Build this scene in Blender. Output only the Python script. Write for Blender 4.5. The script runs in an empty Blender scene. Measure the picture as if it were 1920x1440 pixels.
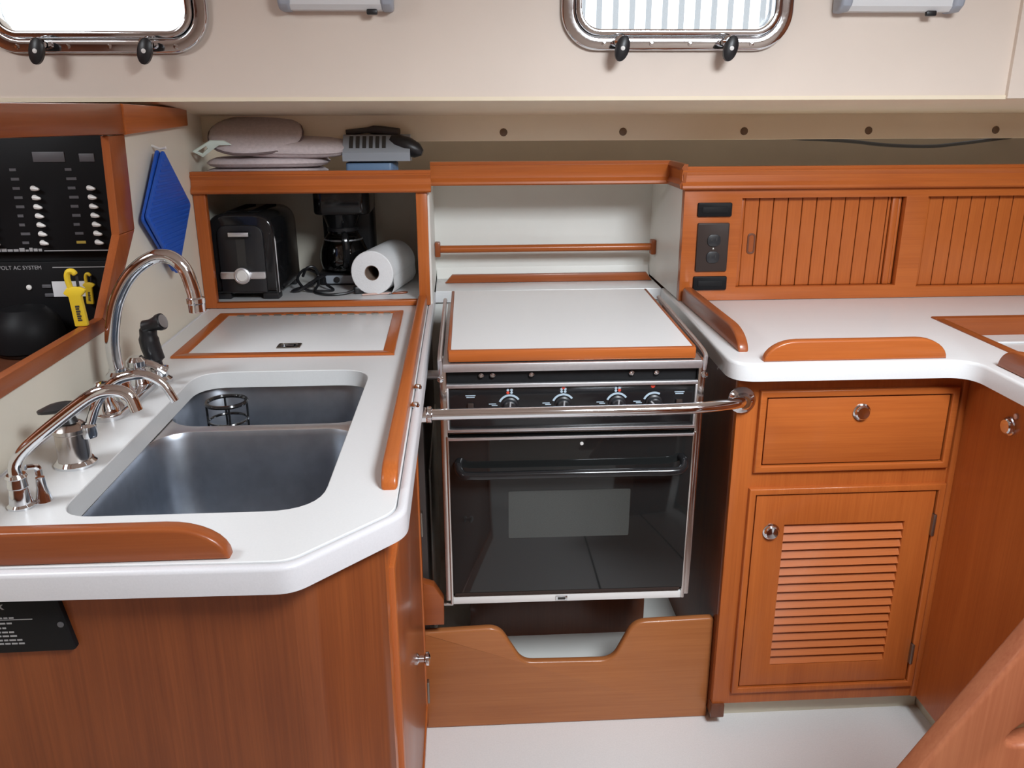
import bpy, bmesh, math, random
from mathutils import Vector, Matrix
random.seed(7)
R = math.radians
sc = bpy.context.scene
COL = sc.collection

# ------------------------------------------------------------------ camera
cam_d = bpy.data.cameras.new('camera')
cam_d.sensor_width = 36.0
cam_d.lens = 36.0 * 1592.0 / 1920.0
cam_d.clip_start = 0.02
cam = bpy.data.objects.new('camera', cam_d)
COL.objects.link(cam)
cam.location = (0.0, 0.0, 1.5)
cam.matrix_world = (Matrix.Translation((0, 0, 1.5)) @ Matrix.Rotation(R(-3.3), 4, 'Z')
                    @ Matrix.Rotation(R(90 - 18.1), 4, 'X') @ Matrix.Rotation(R(-0.19), 4, 'Z'))
sc.camera = cam

# ------------------------------------------------------------------ world, lights, exposure
world = bpy.data.worlds.new('world')
sc.world = world
world.use_nodes = True
bgn = world.node_tree.nodes['Background']
bgn.inputs[0].default_value = (0.93, 0.97, 1.0, 1)
bgn.inputs[1].default_value = 3.0

def area(name, loc, target, sx, sy, power, color, spread=180):
    d = bpy.data.lights.new(name, 'AREA')
    d.shape = 'RECTANGLE'; d.size = sx; d.size_y = sy
    d.energy = power; d.color = color; d.spread = R(spread)
    o = bpy.data.objects.new(name, d); COL.objects.link(o)
    o.location = loc
    o.rotation_euler = (Vector(target) - Vector(loc)).to_track_quat('-Z', 'Y').to_euler()
    return o

# daylight falling through the overhead hatch behind the viewer and down the companionway at the right
area('hatch_daylight', (0.84, 0.06, 2.36), (0.55, 1.95, 0.72), 0.58, 0.58, 50, (0.88, 0.945, 1.0), 128)
area('companionway_daylight', (1.75, -0.75, 2.20), (1.65, -0.65, 0.0), 0.76, 0.9, 15, (0.90, 0.955, 1.0))
area('added_forward_fill', (-1.5, 0.88, 2.20), (-1.45, 0.88, 0.0), 0.5, 0.5, 34, (0.90, 0.955, 1.0))  # unseen fill added to brighten the peninsula side; its forward opening is made up

sc.view_settings.view_transform = 'Standard'
sc.view_settings.look = 'None'
sc.view_settings.gamma = 1.0
sc.view_settings.use_curve_mapping = False
sc.view_settings.exposure = -0.52
sc.cycles.use_denoising = True
sc.cycles.max_bounces = 10
sc.cycles.diffuse_bounces = 6
sc.cycles.sample_clamp_indirect = 6.0
sc.cycles.caustics_reflective = False
sc.cycles.caustics_refractive = False

# ------------------------------------------------------------------ materials
MATS = {}
def new_mat(name):
    m = bpy.data.materials.new(name); m.use_nodes = True
    nt = m.node_tree
    return m, nt, nt.nodes['Principled BSDF']

def plain(name, col, rough=0.5, metal=0.0, spec=0.5, coat=0.0, noise=0.0, nscale=40.0, bump=0.0, bscale=200.0, alpha=None, emit=None):
    m, nt, b = new_mat(name)
    b.inputs['Base Color'].default_value = (*col, 1)
    b.inputs['Roughness'].default_value = rough
    b.inputs['Metallic'].default_value = metal
    b.inputs['Specular IOR Level'].default_value = spec
    b.inputs['Coat Weight'].default_value = coat
    tc = nt.nodes.new('ShaderNodeTexCoord')
    n = nt.nodes.new('ShaderNodeTexNoise'); n.inputs['Scale'].default_value = nscale; n.inputs['Detail'].default_value = 4
    nt.links.new(tc.outputs['Object'], n.inputs['Vector'])
    mix = nt.nodes.new('ShaderNodeMix'); mix.data_type = 'RGBA'; mix.blend_type = 'MULTIPLY'
    mix.inputs[0].default_value = 1.0
    mix.inputs[6].default_value = (*col, 1)
    ramp = nt.nodes.new('ShaderNodeValToRGB')
    lo = max(0.0, 1 - noise)
    ramp.color_ramp.elements[0].position = 0.3; ramp.color_ramp.elements[0].color = (lo, lo, lo, 1)
    ramp.color_ramp.elements[1].position = 0.7; ramp.color_ramp.elements[1].color = (1, 1, 1, 1)
    nt.links.new(n.outputs['Fac'], ramp.inputs[0])
    nt.links.new(ramp.outputs[0], mix.inputs[7])
    nt.links.new(mix.outputs[2], b.inputs['Base Color'])
    if bump > 0:
        n2 = nt.nodes.new('ShaderNodeTexNoise'); n2.inputs['Scale'].default_value = bscale; n2.inputs['Detail'].default_value = 3
        nt.links.new(tc.outputs['Object'], n2.inputs['Vector'])
        bp = nt.nodes.new('ShaderNodeBump'); bp.inputs['Strength'].default_value = bump; bp.inputs['Distance'].default_value = 0.002
        nt.links.new(n2.outputs['Fac'], bp.inputs['Height'])
        nt.links.new(bp.outputs[0], b.inputs['Normal'])
    if emit:
        b.inputs['Emission Color'].default_value = (*col, 1); b.inputs['Emission Strength'].default_value = emit
    MATS[name] = m
    return m

def wood(name, axis, dark, light, rough=0.33, coat=0.25):
    m, nt, b = new_mat(name)
    tc = nt.nodes.new('ShaderNodeTexCoord')
    mp = nt.nodes.new('ShaderNodeMapping')
    s = {'x': (1.2, 26, 26), 'y': (26, 1.2, 26), 'z': (26, 26, 1.2)}[axis]
    mp.inputs['Scale'].default_value = s
    nt.links.new(tc.outputs['Object'], mp.inputs['Vector'])
    n1 = nt.nodes.new('ShaderNodeTexNoise'); n1.inputs['Scale'].default_value = 1.0; n1.inputs['Detail'].default_value = 6; n1.inputs['Roughness'].default_value = 0.65
    n1.inputs['Distortion'].default_value = 0.4
    nt.links.new(mp.outputs[0], n1.inputs['Vector'])
    mp2 = nt.nodes.new('ShaderNodeMapping')
    s2 = {'x': (6, 320, 320), 'y': (320, 6, 320), 'z': (320, 320, 6)}[axis]
    mp2.inputs['Scale'].default_value = s2
    nt.links.new(tc.outputs['Object'], mp2.inputs['Vector'])
    n2 = nt.nodes.new('ShaderNodeTexNoise'); n2.inputs['Scale'].default_value = 1.0; n2.inputs['Detail'].default_value = 3
    nt.links.new(mp2.outputs[0], n2.inputs['Vector'])
    n3 = nt.nodes.new('ShaderNodeTexNoise'); n3.inputs['Scale'].default_value = 2.3; n3.inputs['Detail'].default_value = 2
    nt.links.new(tc.outputs['Object'], n3.inputs['Vector'])
    ramp = nt.nodes.new('ShaderNodeValToRGB')
    ramp.color_ramp.elements[0].position = 0.32; ramp.color_ramp.elements[0].color = (*dark, 1)
    ramp.color_ramp.elements[1].position = 0.68; ramp.color_ramp.elements[1].color = (*light, 1)
    a1 = nt.nodes.new('ShaderNodeMath'); a1.operation = 'MULTIPLY_ADD'; a1.inputs[1].default_value = 0.25
    a2 = nt.nodes.new('ShaderNodeMath'); a2.operation = 'MULTIPLY_ADD'; a2.inputs[1].default_value = 0.35; 
    mm = nt.nodes.new('ShaderNodeMath'); mm.operation = 'MULTIPLY'; mm.inputs[1].default_value = 0.40
    nt.links.new(n1.outputs['Fac'], mm.inputs[0])
    nt.links.new(n2.outputs['Fac'], a1.inputs[0]); nt.links.new(mm.outputs[0], a1.inputs[2])
    nt.links.new(n3.outputs['Fac'], a2.inputs[0]); nt.links.new(a1.outputs[0], a2.inputs[2])
    nt.links.new(a2.outputs[0], ramp.inputs[0])
    nt.links.new(ramp.outputs[0], b.inputs['Base Color'])
    bp = nt.nodes.new('ShaderNodeBump'); bp.inputs['Strength'].default_value = 0.08; bp.inputs['Distance'].default_value = 0.001
    nt.links.new(n2.outputs['Fac'], bp.inputs['Height']); nt.links.new(bp.outputs[0], b.inputs['Normal'])
    b.inputs['Roughness'].default_value = rough
    b.inputs['Specular IOR Level'].default_value = 0.3
    b.inputs['Coat Weight'].default_value = coat; b.inputs['Coat Roughness'].default_value = 0.13
    MATS[name] = m
    return m

WD, WL = (0.32, 0.072, 0.014), (0.50, 0.138, 0.029)
for ax in 'xyz':
    wood('wood_' + ax, ax, WD, WL)
    wood('teak_' + ax, ax, (0.22, 0.050, 0.013), (0.35, 0.094, 0.024))
wood('shaded_wood_z', 'z', (0.13, 0.030, 0.009), (0.28, 0.076, 0.020), rough=0.42, coat=0.06)  # darker copy of the wood: shade on the sink cabinet front is in this colour
wood('oak_x', 'x', (0.30, 0.098, 0.03), (0.44, 0.165, 0.055))
wood('dark_wood_z', 'z', (0.10, 0.034, 0.018), (0.17, 0.06, 0.03), rough=0.4)
wood('ladder_wood', 'z', (0.25, 0.068, 0.03), (0.40, 0.145, 0.068), rough=0.45, coat=0.05)
wood('pale_wood_x', 'x', (0.5, 0.26, 0.12), (0.66, 0.42, 0.22), rough=0.5, coat=0.0)
plain('laminate', (0.71, 0.715, 0.718), 0.30, noise=0.03, nscale=300)
plain('laminate_edge', (0.68, 0.675, 0.70), 0.34, noise=0.05, nscale=420)
plain('cream', (0.78, 0.73, 0.62), 0.42, noise=0.03, nscale=6)
plain('liner', (0.75, 0.645, 0.56), 0.5, noise=0.04, nscale=5, bump=0.05, bscale=60)
plain('batten', (0.84, 0.73, 0.56), 0.55, noise=0.04, nscale=9)
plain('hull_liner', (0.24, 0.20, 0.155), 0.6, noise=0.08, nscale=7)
plain('niche_white', (0.80, 0.80, 0.76), 0.4, noise=0.03, nscale=9)
plain('floor_white', (0.82, 0.825, 0.82), 0.45, noise=0.06, nscale=260, bump=0.25, bscale=420)
plain('toe_cream', (0.62, 0.58, 0.46), 0.5, noise=0.04, nscale=8)
plain('seam', (0.03, 0.028, 0.026), 0.6)
plain('chrome', (0.80, 0.82, 0.85), 0.07, metal=1.0)
plain('satin_steel', (0.80, 0.80, 0.82), 0.42, metal=1.0, noise=0.06, nscale=90)
plain('sink_steel', (0.40, 0.43, 0.48), 0.36, metal=1.0, noise=0.15, nscale=35)
plain('stove_trim', (0.62, 0.57, 0.54), 0.16, metal=1.0)
plain('hinge_metal', (0.30, 0.28, 0.25), 0.4, metal=1.0)
plain('black_gloss', (0.012, 0.012, 0.013), 0.12, spec=0.5)
plain('oven_glass', (0.012, 0.013, 0.013), 0.05, spec=0.55)
plain('oven_window', (0.055, 0.06, 0.056), 0.12, spec=0.6, noise=0.35, nscale=900)
plain('black_satin', (0.014, 0.014, 0.016), 0.38)
plain('black_matte', (0.011, 0.011, 0.012), 0.6, spec=0.2, noise=0.2, nscale=60)
plain('panel_black', (0.008, 0.008, 0.009), 0.5, spec=0.15)
plain('charcoal', (0.045, 0.036, 0.033), 0.45)
plain('outlet_brown', (0.04, 0.027, 0.023), 0.45, spec=0.2)
plain('white_plastic', (0.78, 0.77, 0.75), 0.4)
plain('label_grey', (0.35, 0.35, 0.36), 0.5)
plain('dim_grey', (0.10, 0.10, 0.11), 0.5)
plain('ink_white', (0.75, 0.76, 0.78), 0.5)
plain('ink_blue', (0.42, 0.52, 0.60), 0.5)
plain('ink_red', (0.65, 0.06, 0.03), 0.5)
plain('ink_yellow', (0.45, 0.33, 0.06), 0.5)
plain('yellow', (0.75, 0.52, 0.03), 0.4, noise=0.06, nscale=30)
plain('blue_rubber', (0.015, 0.10, 0.52), 0.5, noise=0.08, nscale=60)
plain('mitt_cloth', (0.62, 0.54, 0.55), 0.85, noise=0.15, nscale=120, bump=0.5, bscale=600)
plain('mitt_dark', (0.16, 0.12, 0.12), 0.9)
plain('mint', (0.68, 0.80, 0.74), 0.6)
plain('paper', (0.86, 0.87, 0.88), 0.85, noise=0.04, nscale=200, bump=0.3, bscale=260)
plain('cardboard', (0.22, 0.15, 0.11), 0.8, noise=0.1, nscale=50)
plain('grey_plastic', (0.30, 0.33, 0.37), 0.45)
plain('blue_plastic', (0.13, 0.22, 0.36), 0.4)
plain('lamp_body', (0.50, 0.51, 0.53), 0.35)
plain('lamp_lens', (0.72, 0.73, 0.74), 0.3)
plain('lamp_cap', (0.36, 0.39, 0.45), 0.4)
plain('rib_screen', (0.62, 0.64, 0.66), 0.7)
plain('pad_pink', (0.62, 0.42, 0.36), 0.6)
plain('screw_brown', (0.16, 0.10, 0.06), 0.5)

def glass_mat(name, tint, gloss):
    m = bpy.data.materials.new(name); m.use_nodes = True
    nt = m.node_tree; nt.nodes.clear()
    out = nt.nodes.new('ShaderNodeOutputMaterial')
    tr = nt.nodes.new('ShaderNodeBsdfTransparent'); tr.inputs[0].default_value = (*tint, 1)
    gl = nt.nodes.new('ShaderNodeBsdfGlossy'); gl.inputs['Roughness'].default_value = 0.04
    fr = nt.nodes.new('ShaderNodeFresnel'); fr.inputs[0].default_value = 1.45
    ad = nt.nodes.new('ShaderNodeMath'); ad.operation = 'ADD'; ad.inputs[1].default_value = gloss
    nt.links.new(fr.outputs[0], ad.inputs[0])
    mx = nt.nodes.new('ShaderNodeMixShader')
    nt.links.new(ad.outputs[0], mx.inputs[0]); nt.links.new(tr.outputs[0], mx.inputs[1]); nt.links.new(gl.outputs[0], mx.inputs[2])
    nt.links.new(mx.outputs[0], out.inputs[0])
    MATS[name] = m
glass_mat('port_glass', (0.97, 0.98, 0.98), 0.0)
glass_mat('rib_glass', (0.62, 0.63, 0.645), 0.0)
glass_mat('carafe_glass', (0.22, 0.22, 0.22), 0.05)

# ------------------------------------------------------------------ geometry helpers
def mapper(plane):
    return {'xy': lambda u, v, w: (u, v, w), 'xz': lambda u, v, w: (u, w, v), 'yz': lambda u, v, w: (w, u, v)}[plane]

def rr(x0, x1, y0, y1, r, n=6):
    pts = []
    for cx, cy, a0 in ((x1 - r, y1 - r, 0), (x0 + r, y1 - r, 90), (x0 + r, y0 + r, 180), (x1 - r, y0 + r, 270)):
        for i in range(n + 1):
            a = R(a0 + 90 * i / n); pts.append((cx + r * math.cos(a), cy + r * math.sin(a)))
    return pts

def fillet(pts, rads, n=7):
    out = []
    N = len(pts)
    for i in range(N):
        p = Vector(pts[i]); a = Vector(pts[i - 1]); c = Vector(pts[(i + 1) % N]); r = rads[i] if hasattr(rads, '__len__') else rads
        if r <= 0: out.append(tuple(p)); continue
        d1 = (a - p); d2 = (c - p); l1, l2 = d1.length, d2.length
        d1.normalize(); d2.normalize()
        ang = d1.angle(d2)
        t = min(r / math.tan(ang / 2), l1 * 0.49, l2 * 0.49)
        p1 = p + d1 * t; p2 = p + d2 * t
        for k in range(n + 1):
            s = k / n
            q = p1 * (1 - s) ** 2 + p * 2 * s * (1 - s) + p2 * s * s
            out.append(tuple(q))
    return out

def plate(outer, w0, w1, plane='xy', holes=(), bevel=0.0, seg=2, bev_sides=None, bm=None):
    """flat plate with outline and holes, thickness w0..w1 along the plane's normal"""
    own = bm is None
    t = bmesh.new()
    f = mapper(plane)
    edges = []
    for loop in [outer] + list(holes):
        vs = [t.verts.new(f(u, v, w0)) for u, v in loop]
        for i in range(len(vs)):
            edges.append(t.edges.new((vs[i], vs[(i + 1) % len(vs)])))
    if not holes:
        t.faces.new([e.verts[0] for e in edges])
    else:
        bmesh.ops.triangle_fill(t, use_beauty=True, use_dissolve=False, edges=edges)
    base_faces = list(t.faces)
    ext = bmesh.ops.extrude_face_region(t, geom=base_faces, use_keep_orig=True)
    nv = [g for g in ext['geom'] if isinstance(g, bmesh.types.BMVert)]
    off = Vector(f(0, 0, w1 - w0))
    for v in nv: v.co += off
    bmesh.ops.recalc_face_normals(t, faces=t.faces)
    if bevel > 0:
        nrm = Vector(f(0, 0, 1)).normalized()
        es = []
        for e in t.edges:
            if len(e.link_faces) == 2:
                a, b = (abs(e.link_faces[0].normal.dot(nrm)), abs(e.link_faces[1].normal.dot(nrm)))
                if (a > .9) != (b > .9):
                    if bev_sides is None or any((lf.normal.dot(nrm) * bev_sides) > .9 for lf in e.link_faces):
                        es.append(e)
        bmesh.ops.bevel(t, geom=es, offset=bevel, segments=seg, affect='EDGES', profile=0.5)
    if own: return t
    merge(bm, t); return bm

def merge(bm, t):
    me = bpy.data.meshes.new('tmp'); t.to_mesh(me); t.free(); bm.from_mesh(me); bpy.data.meshes.remove(me)
    return bm

def box(x0, x1, y0, y1, z0, z1, bevel=0.0, seg=2, bm=None):
    t = bmesh.new()
    bmesh.ops.create_cube(t, size=1.0)
    for v in t.verts:
        v.co = Vector(((x0 + x1) / 2 + v.co.x * (x1 - x0), (y0 + y1) / 2 + v.co.y * (y1 - y0), (z0 + z1) / 2 + v.co.z * (z1 - z0)))
    if bevel > 0:
        bmesh.ops.bevel(t, geom=list(t.edges), offset=bevel, segments=seg, affect='EDGES', profile=0.5)
    if bm is None: return t
    return merge(bm, t)

def smooth_path(pts, n=6):
    pts = [Vector(p) for p in pts]
    out = []
    P = [pts[0] * 2 - pts[1]] + pts + [pts[-1] * 2 - pts[-2]]
    for i in range(1, len(P) - 2):
        p0, p1, p2, p3 = P[i - 1], P[i], P[i + 1], P[i + 2]
        for k in range(n):
            t = k / n
            out.append(0.5 * ((2 * p1) + (p2 - p0) * t + (2 * p0 - 5 * p1 + 4 * p2 - p3) * t * t + (3 * p1 - p0 - 3 * p2 + p3) * t ** 3))
    out.append(pts[-1])
    return out

def tube(pts, rad, seg=12, smooth=0, closed=False, bm=None, caps=True):
    t = bmesh.new()
    pts = [Vector(p) for p in pts]
    if smooth: pts = smooth_path(pts, smooth)
    n = len(pts)
    rads = rad if hasattr(rad, '__len__') else [rad] * n
    if len(rads) != n:
        rads = [rads[min(len(rads) - 1, int(i * (len(rads) - 1) / (n - 1)))] + 0.0 for i in range(n)]
    rings = []
    up = None
    for i, p in enumerate(pts):
        if closed: d = pts[(i + 1) % n] - pts[i - 1]
        else: d = pts[min(i + 1, n - 1)] - pts[max(i - 1, 0)]
        d.normalize()
        if up is None:
            up = Vector((0, 0, 1)) if abs(d.z) < .9 else Vector((1, 0, 0))
        s = d.cross(up).normalized(); up = s.cross(d).normalized()
        rings.append([t.verts.new(p + (s * math.cos(2 * math.pi * k / seg) + up * math.sin(2 * math.pi * k / seg)) * rads[i]) for k in range(seg)])
    m = n if closed else n - 1
    for i in range(m):
        a, b = rings[i], rings[(i + 1) % n]
        for k in range(seg):
            t.faces.new((a[k], a[(k + 1) % seg], b[(k + 1) % seg], b[k]))
    if not closed and caps:
        t.faces.new(rings[0][::-1]); t.faces.new(rings[-1])
    bmesh.ops.recalc_face_normals(t, faces=t.faces)
    if bm is None: return t
    return merge(bm, t)

def lathe(profile, origin, axis=(0, 0, 1), seg=20, bm=None, caps=True):
    """profile: list of (radius, height along axis)"""
    t = bmesh.new()
    q = Vector(axis).normalized().to_track_quat('Z', 'Y')
    o = Vector(origin)
    rings = []
    for r, h in profile:
        rings.append([t.verts.new(o + q @ Vector((max(r, 1e-5) * math.cos(2 * math.pi * k / seg), max(r, 1e-5) * math.sin(2 * math.pi * k / seg), h))) for k in range(seg)])
    for a, b in zip(rings[:-1], rings[1:]):
        for k in range(seg):
            t.faces.new((a[k], a[(k + 1) % seg], b[(k + 1) % seg], b[k]))
    if caps:
        t.faces.new(rings[0][::-1]); t.faces.new(rings[-1])
    bmesh.ops.remove_doubles(t, verts=t.verts, dist=1e-6)
    bmesh.ops.recalc_face_normals(t, faces=t.faces)
    if bm is None: return t
    return merge(bm, t)

def extrude_profile(prof, x0, x1, axis='x'):
    """prof: closed 2-D outline in the plane across the axis"""
    pl = {'x': 'yz', 'y': 'xz', 'z': 'xy'}[axis]
    return plate(prof, x0, x1, pl)

def pillow(outline, z0, thick, rings=5):
    """soft flat pad: outline in local xy, domed above and a little below"""
    t = bmesh.new()
    c = Vector((sum(p[0] for p in outline) / len(outline), sum(p[1] for p in outline) / len(outline)))
    layers = []
    for s, h in ((0.90, 0.0), (0.98, 0.14), (1.0, 0.4), (0.98, 0.66), (0.9, 0.86), (0.7, 0.97), (0.35, 1.0)):
        layers.append([t.verts.new((c.x + (p[0] - c.x) * s, c.y + (p[1] - c.y) * s, z0 + thick * h)) for p in outline])
    for a, b in zip(layers[:-1], layers[1:]):
        n = len(a)
        for k in range(n): t.faces.new((a[k], a[(k + 1) % n], b[(k + 1) % n], b[k]))
    t.faces.new(layers[0][::-1]); t.faces.new(layers[-1])
    bmesh.ops.recalc_face_normals(t, faces=t.faces)
    return t

def xform(bm, M):
    bmesh.ops.transform(bm, matrix=M, verts=bm.verts)
    return bm

# ------------------------------------------------------------------ object helpers
ORG = {}
def thing(name, label, cat, loc=(0, 0, 0), rot=None, group=None, kind=None):
    o = bpy.data.objects.new(name, None); COL.objects.link(o)
    o.empty_display_size = 0.05
    o.location = loc
    if rot: o.rotation_euler = rot
    o['label'] = label; o['category'] = cat
    if group: o['group'] = group
    if kind: o['kind'] = kind
    ORG[o.name] = Vector(loc)
    return o

def mesh_of(bm, mat, smooth=True, angle=35):
    me = bpy.data.meshes.new('mesh')
    bm.to_mesh(me); bm.free()
    me.materials.append(MATS[mat])
    if smooth:
        me.shade_smooth(); me.set_sharp_from_angle(angle=R(angle))
    return me

def part(name, bm, mat, parent, local=False, label=None, smooth=True, angle=35, kind=None):
    if not local:
        o0 = ORG[parent.name]
        for v in bm.verts: v.co -= o0
    me = mesh_of(bm, mat, smooth, angle); me.name = name
    o = bpy.data.objects.new(name, me); COL.objects.link(o)
    o.parent = parent
    ORG[o.name] = ORG.get(parent.name, Vector((0, 0, 0)))
    if label: o['label'] = label
    if kind: o['kind'] = kind
    return o

def solo(name, bm, mat, label, cat, group=None, kind=None, smooth=True, angle=35):
    lo = [min(v.co[i] for v in bm.verts) for i in range(3)]; hi = [max(v.co[i] for v in bm.verts) for i in range(3)]
    org = Vector(((lo[0] + hi[0]) / 2, (lo[1] + hi[1]) / 2, lo[2]))
    for v in bm.verts: v.co -= org
    me = mesh_of(bm, mat, smooth, angle); me.name = name
    o = bpy.data.objects.new(name, me); COL.objects.link(o)
    o.location = org; ORG[o.name] = org
    o['label'] = label; o['category'] = cat
    if group: o['group'] = group
    if kind: o['kind'] = kind
    return o

def dup_part(o, parent, delta):
    c = o.copy(); COL.objects.link(c); c.parent = parent; c.location = Vector(o.location) + Vector(delta)
    ORG[c.name] = ORG.get(o.name, Vector((0, 0, 0))) + Vector(delta)
    return c

def text_bm(s, size, M, depth=0.0003, bold=False):
    cu = bpy.data.curves.new('txt', 'FONT'); cu.body = s; cu.size = size; cu.extrude = depth
    if bold: cu.offset = size * 0.02
    o = bpy.data.objects.new('txt', cu); COL.objects.link(o)
    dg = bpy.context.evaluated_depsgraph_get()
    me = bpy.data.meshes.new_from_object(o.evaluated_get(dg))
    bm = bmesh.new(); bm.from_mesh(me)
    bpy.data.objects.remove(o); bpy.data.curves.remove(cu); bpy.data.meshes.remove(me)
    bmesh.ops.transform(bm, matrix=M, verts=bm.verts)
    return bm

FACE_Y = Matrix.Rotation(R(90), 4, 'X')     # text read from -Y

# ================================================================== SHELL
ZC = 0.98          # worktop height
# --- floor with a hatch seam
solo('floor', plate([(-2.2, -1.7), (2.6, -1.7), (2.6, 2.9), (-2.2, 2.9)], -0.05, 0.0), 'floor_white', 'off-white speckled non-skid cabin sole', 'floor', kind='structure')
seam = plate([(0.41, 0.60), (0.85, 0.60), (0.85, 1.55), (0.41, 1.55)], 0.0003, 0.0015, holes=[[(0.418, 0.608), (0.842, 0.608), (0.842, 1.542), (0.418, 1.542)]])
fh = thing('floor_hatch', 'dark-seamed hatch let into the white cabin sole in front of the stove', 'hatch', (0.61, 0.83, 0.0))
part('seam', seam, 'seam', fh)
part('lift_ring', tube([(0.60 + .014 * math.cos(a * .314), 0.875 + .014 * math.sin(a * .314), 0.004) for a in range(20)], 0.0025, 6, closed=True), 'chrome', fh)

# --- coachroof side with the two port holes
WY = 2.10
def port_loop(x0, x1, z0, z1, r): return rr(x0, x1, z0, z1, r, 8)
P1 = (0.262, 0.748, 1.648, 1.885); P2 = (-1.032, -0.582, 1.642, 1.88)
solo('wall_back', plate([(-2.1, 1.515), (1.32, 1.515), (1.32, 2.2), (-2.1, 2.2)], WY, WY + 0.045, 'xz',
     holes=[port_loop(*P1, 0.06), port_loop(*P2, 0.06)]), 'liner', 'cream cabin side above the shelf that carries the two port lights', 'wall', kind='structure')
# wall right of it stands a little back and is darker in the frame's corner
solo('wall_right', plate([(1.32, 1.515), (2.5, 1.515), (2.5, 2.2), (1.32, 2.2)], WY - 0.012, WY + 0.045, 'xz'), 'liner', 'cream cabin side panel at the far right past the lamp', 'wall', kind='structure')
# lip sloping down under the side deck, then the screwed batten
lip = extrude_profile([(WY - 0.004, 1.522), (WY - 0.004, 1.513), (WY + 0.02, 1.508), (2.45, 1.478), (2.45, 1.52)], -2.1, 2.5, 'x')
solo('ceiling_side_deck', lip, 'batten', 'cream underside of the side deck sloping back above the shelf', 'ceiling', kind='structure')
bt = thing('trim_1', 'cream batten with a row of screws above the open shelf', 'trim', (0.4, 2.45, 1.409), kind='structure')
part('batten_board', box(-0.72, 2.5, 2.45, 2.475, 1.409, 1.482, 0.002), 'batten', bt)
scr = None
for x in (-0.21, 0.12, 0.454, 0.798, 1.157, 1.53):
    if scr is None:
        scr = part('screw', lathe([(0.011, 0), (0.011, 0.002), (0.008, 0.004), (0.0, 0.004)], (x, 2.451, 1.432), (0, -1, 0), 12), 'screw_brown', bt); sx0 = x
    else: dup_part(scr, bt, (x - sx0, 0, 0))
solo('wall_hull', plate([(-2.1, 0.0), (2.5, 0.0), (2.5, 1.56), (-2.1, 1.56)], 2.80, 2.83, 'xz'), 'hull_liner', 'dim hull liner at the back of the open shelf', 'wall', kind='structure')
# --- ceiling with the hatch and companionway openings plus an added forward one for fill, walls behind the viewer
solo('ceiling', plate([(-2.2, -1.7), (2.6, -1.7), (2.6, 2.9), (-2.2, 2.9)], 2.14, 2.17, holes=[[(0.45, -.32), (1.33, -.32), (1.33, .80), (0.45, .80)], [(1.34, -1.22), (2.16, -1.22), (2.16, -.28), (1.34, -.28)], [(-1.76, .62), (-1.24, .62), (-1.24, 1.14), (-1.76, 1.14)]]), 'liner', 'cream deckhead overhead with open hatch, companionway and an added fill opening', 'ceiling', kind='structure')
solo('wall_front', plate([(-2.2, 0), (2.6, 0), (2.6, 2.2), (-2.2, 2.2)], -1.7, -1.66, 'xz'), 'liner', 'cream cabin side behind the viewer', 'wall', kind='structure')
solo('wall_forward', plate([(-1.7, 0), (2.9, 0), (2.9, 2.2), (-1.7, 2.2)], -2.2, -2.16, 'yz'), 'shaded_wood_z', 'wooden bulkhead beyond the navigation corner', 'wall', kind='structure')
solo('wall_aft', plate([(-1.7, 0), (2.9, 0), (2.9, 2.2), (-1.7, 2.2)], 2.56, 2.6, 'yz'), 'shaded_wood_z', 'wooden bulkhead at the companionway end', 'wall', kind='structure')

# --- left partition with the opening to the navigation corner
LX = -0.70
openp = [(0.80, 1.110), (1.641, 1.110), (1.7845, 1.2535), (1.801, 1.4545), (0.80, 1.4715)]
solo('wall_left', plate([(0.60, 0.0), (2.80, 0.0), (2.80, 1.48), (2.30, 1.498), (0.60, 1.506)], LX - 0.010, LX, 'yz', holes=[openp]), 'cream', 'cream partition left of the sink with the opening to the electrical panel', 'wall', kind='structure')
tr = thing('trim_2', 'brown wooden trim framing the opening in the left partition', 'trim', (LX, 1.5, 1.09), kind='structure')
T0, T1 = LX - 0.0115, LX + 0.005
part('top_board', plate([(0.70, 1.468), (1.868, 1.448), (1.868, 1.508), (0.70, 1.509)], T0, T1 + 0.006, 'yz', bevel=0.004, bev_sides=1), 'teak_y', tr)
part('top_board', plate([(1.868, 1.447), (2.286, 1.456), (2.290, 1.498), (1.868, 1.508)], T0, T1 + 0.010, 'yz', bevel=0.004, bev_sides=1), 'wood_y', tr)
part('side_board', plate([(1.796, 1.447), (1.880, 1.447), (1.864, 1.254), (1.779, 1.255)], T0, T1, 'yz', bevel=0.003, bev_sides=1), 'teak_z', tr)
part('corner_board', plate([(1.779, 1.255), (1.864, 1.254), (1.672, 1.088), (1.638, 1.115)], T0, T1, 'yz', bevel=0.003, bev_sides=1), 'teak_z', tr)
part('sill_board', plate([(0.70, 1.115), (1.638, 1.115), (1.672, 1.088), (0.70, 1.082)], T0, T1, 'yz', bevel=0.003, bev_sides=1), 'teak_y', tr)

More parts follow.
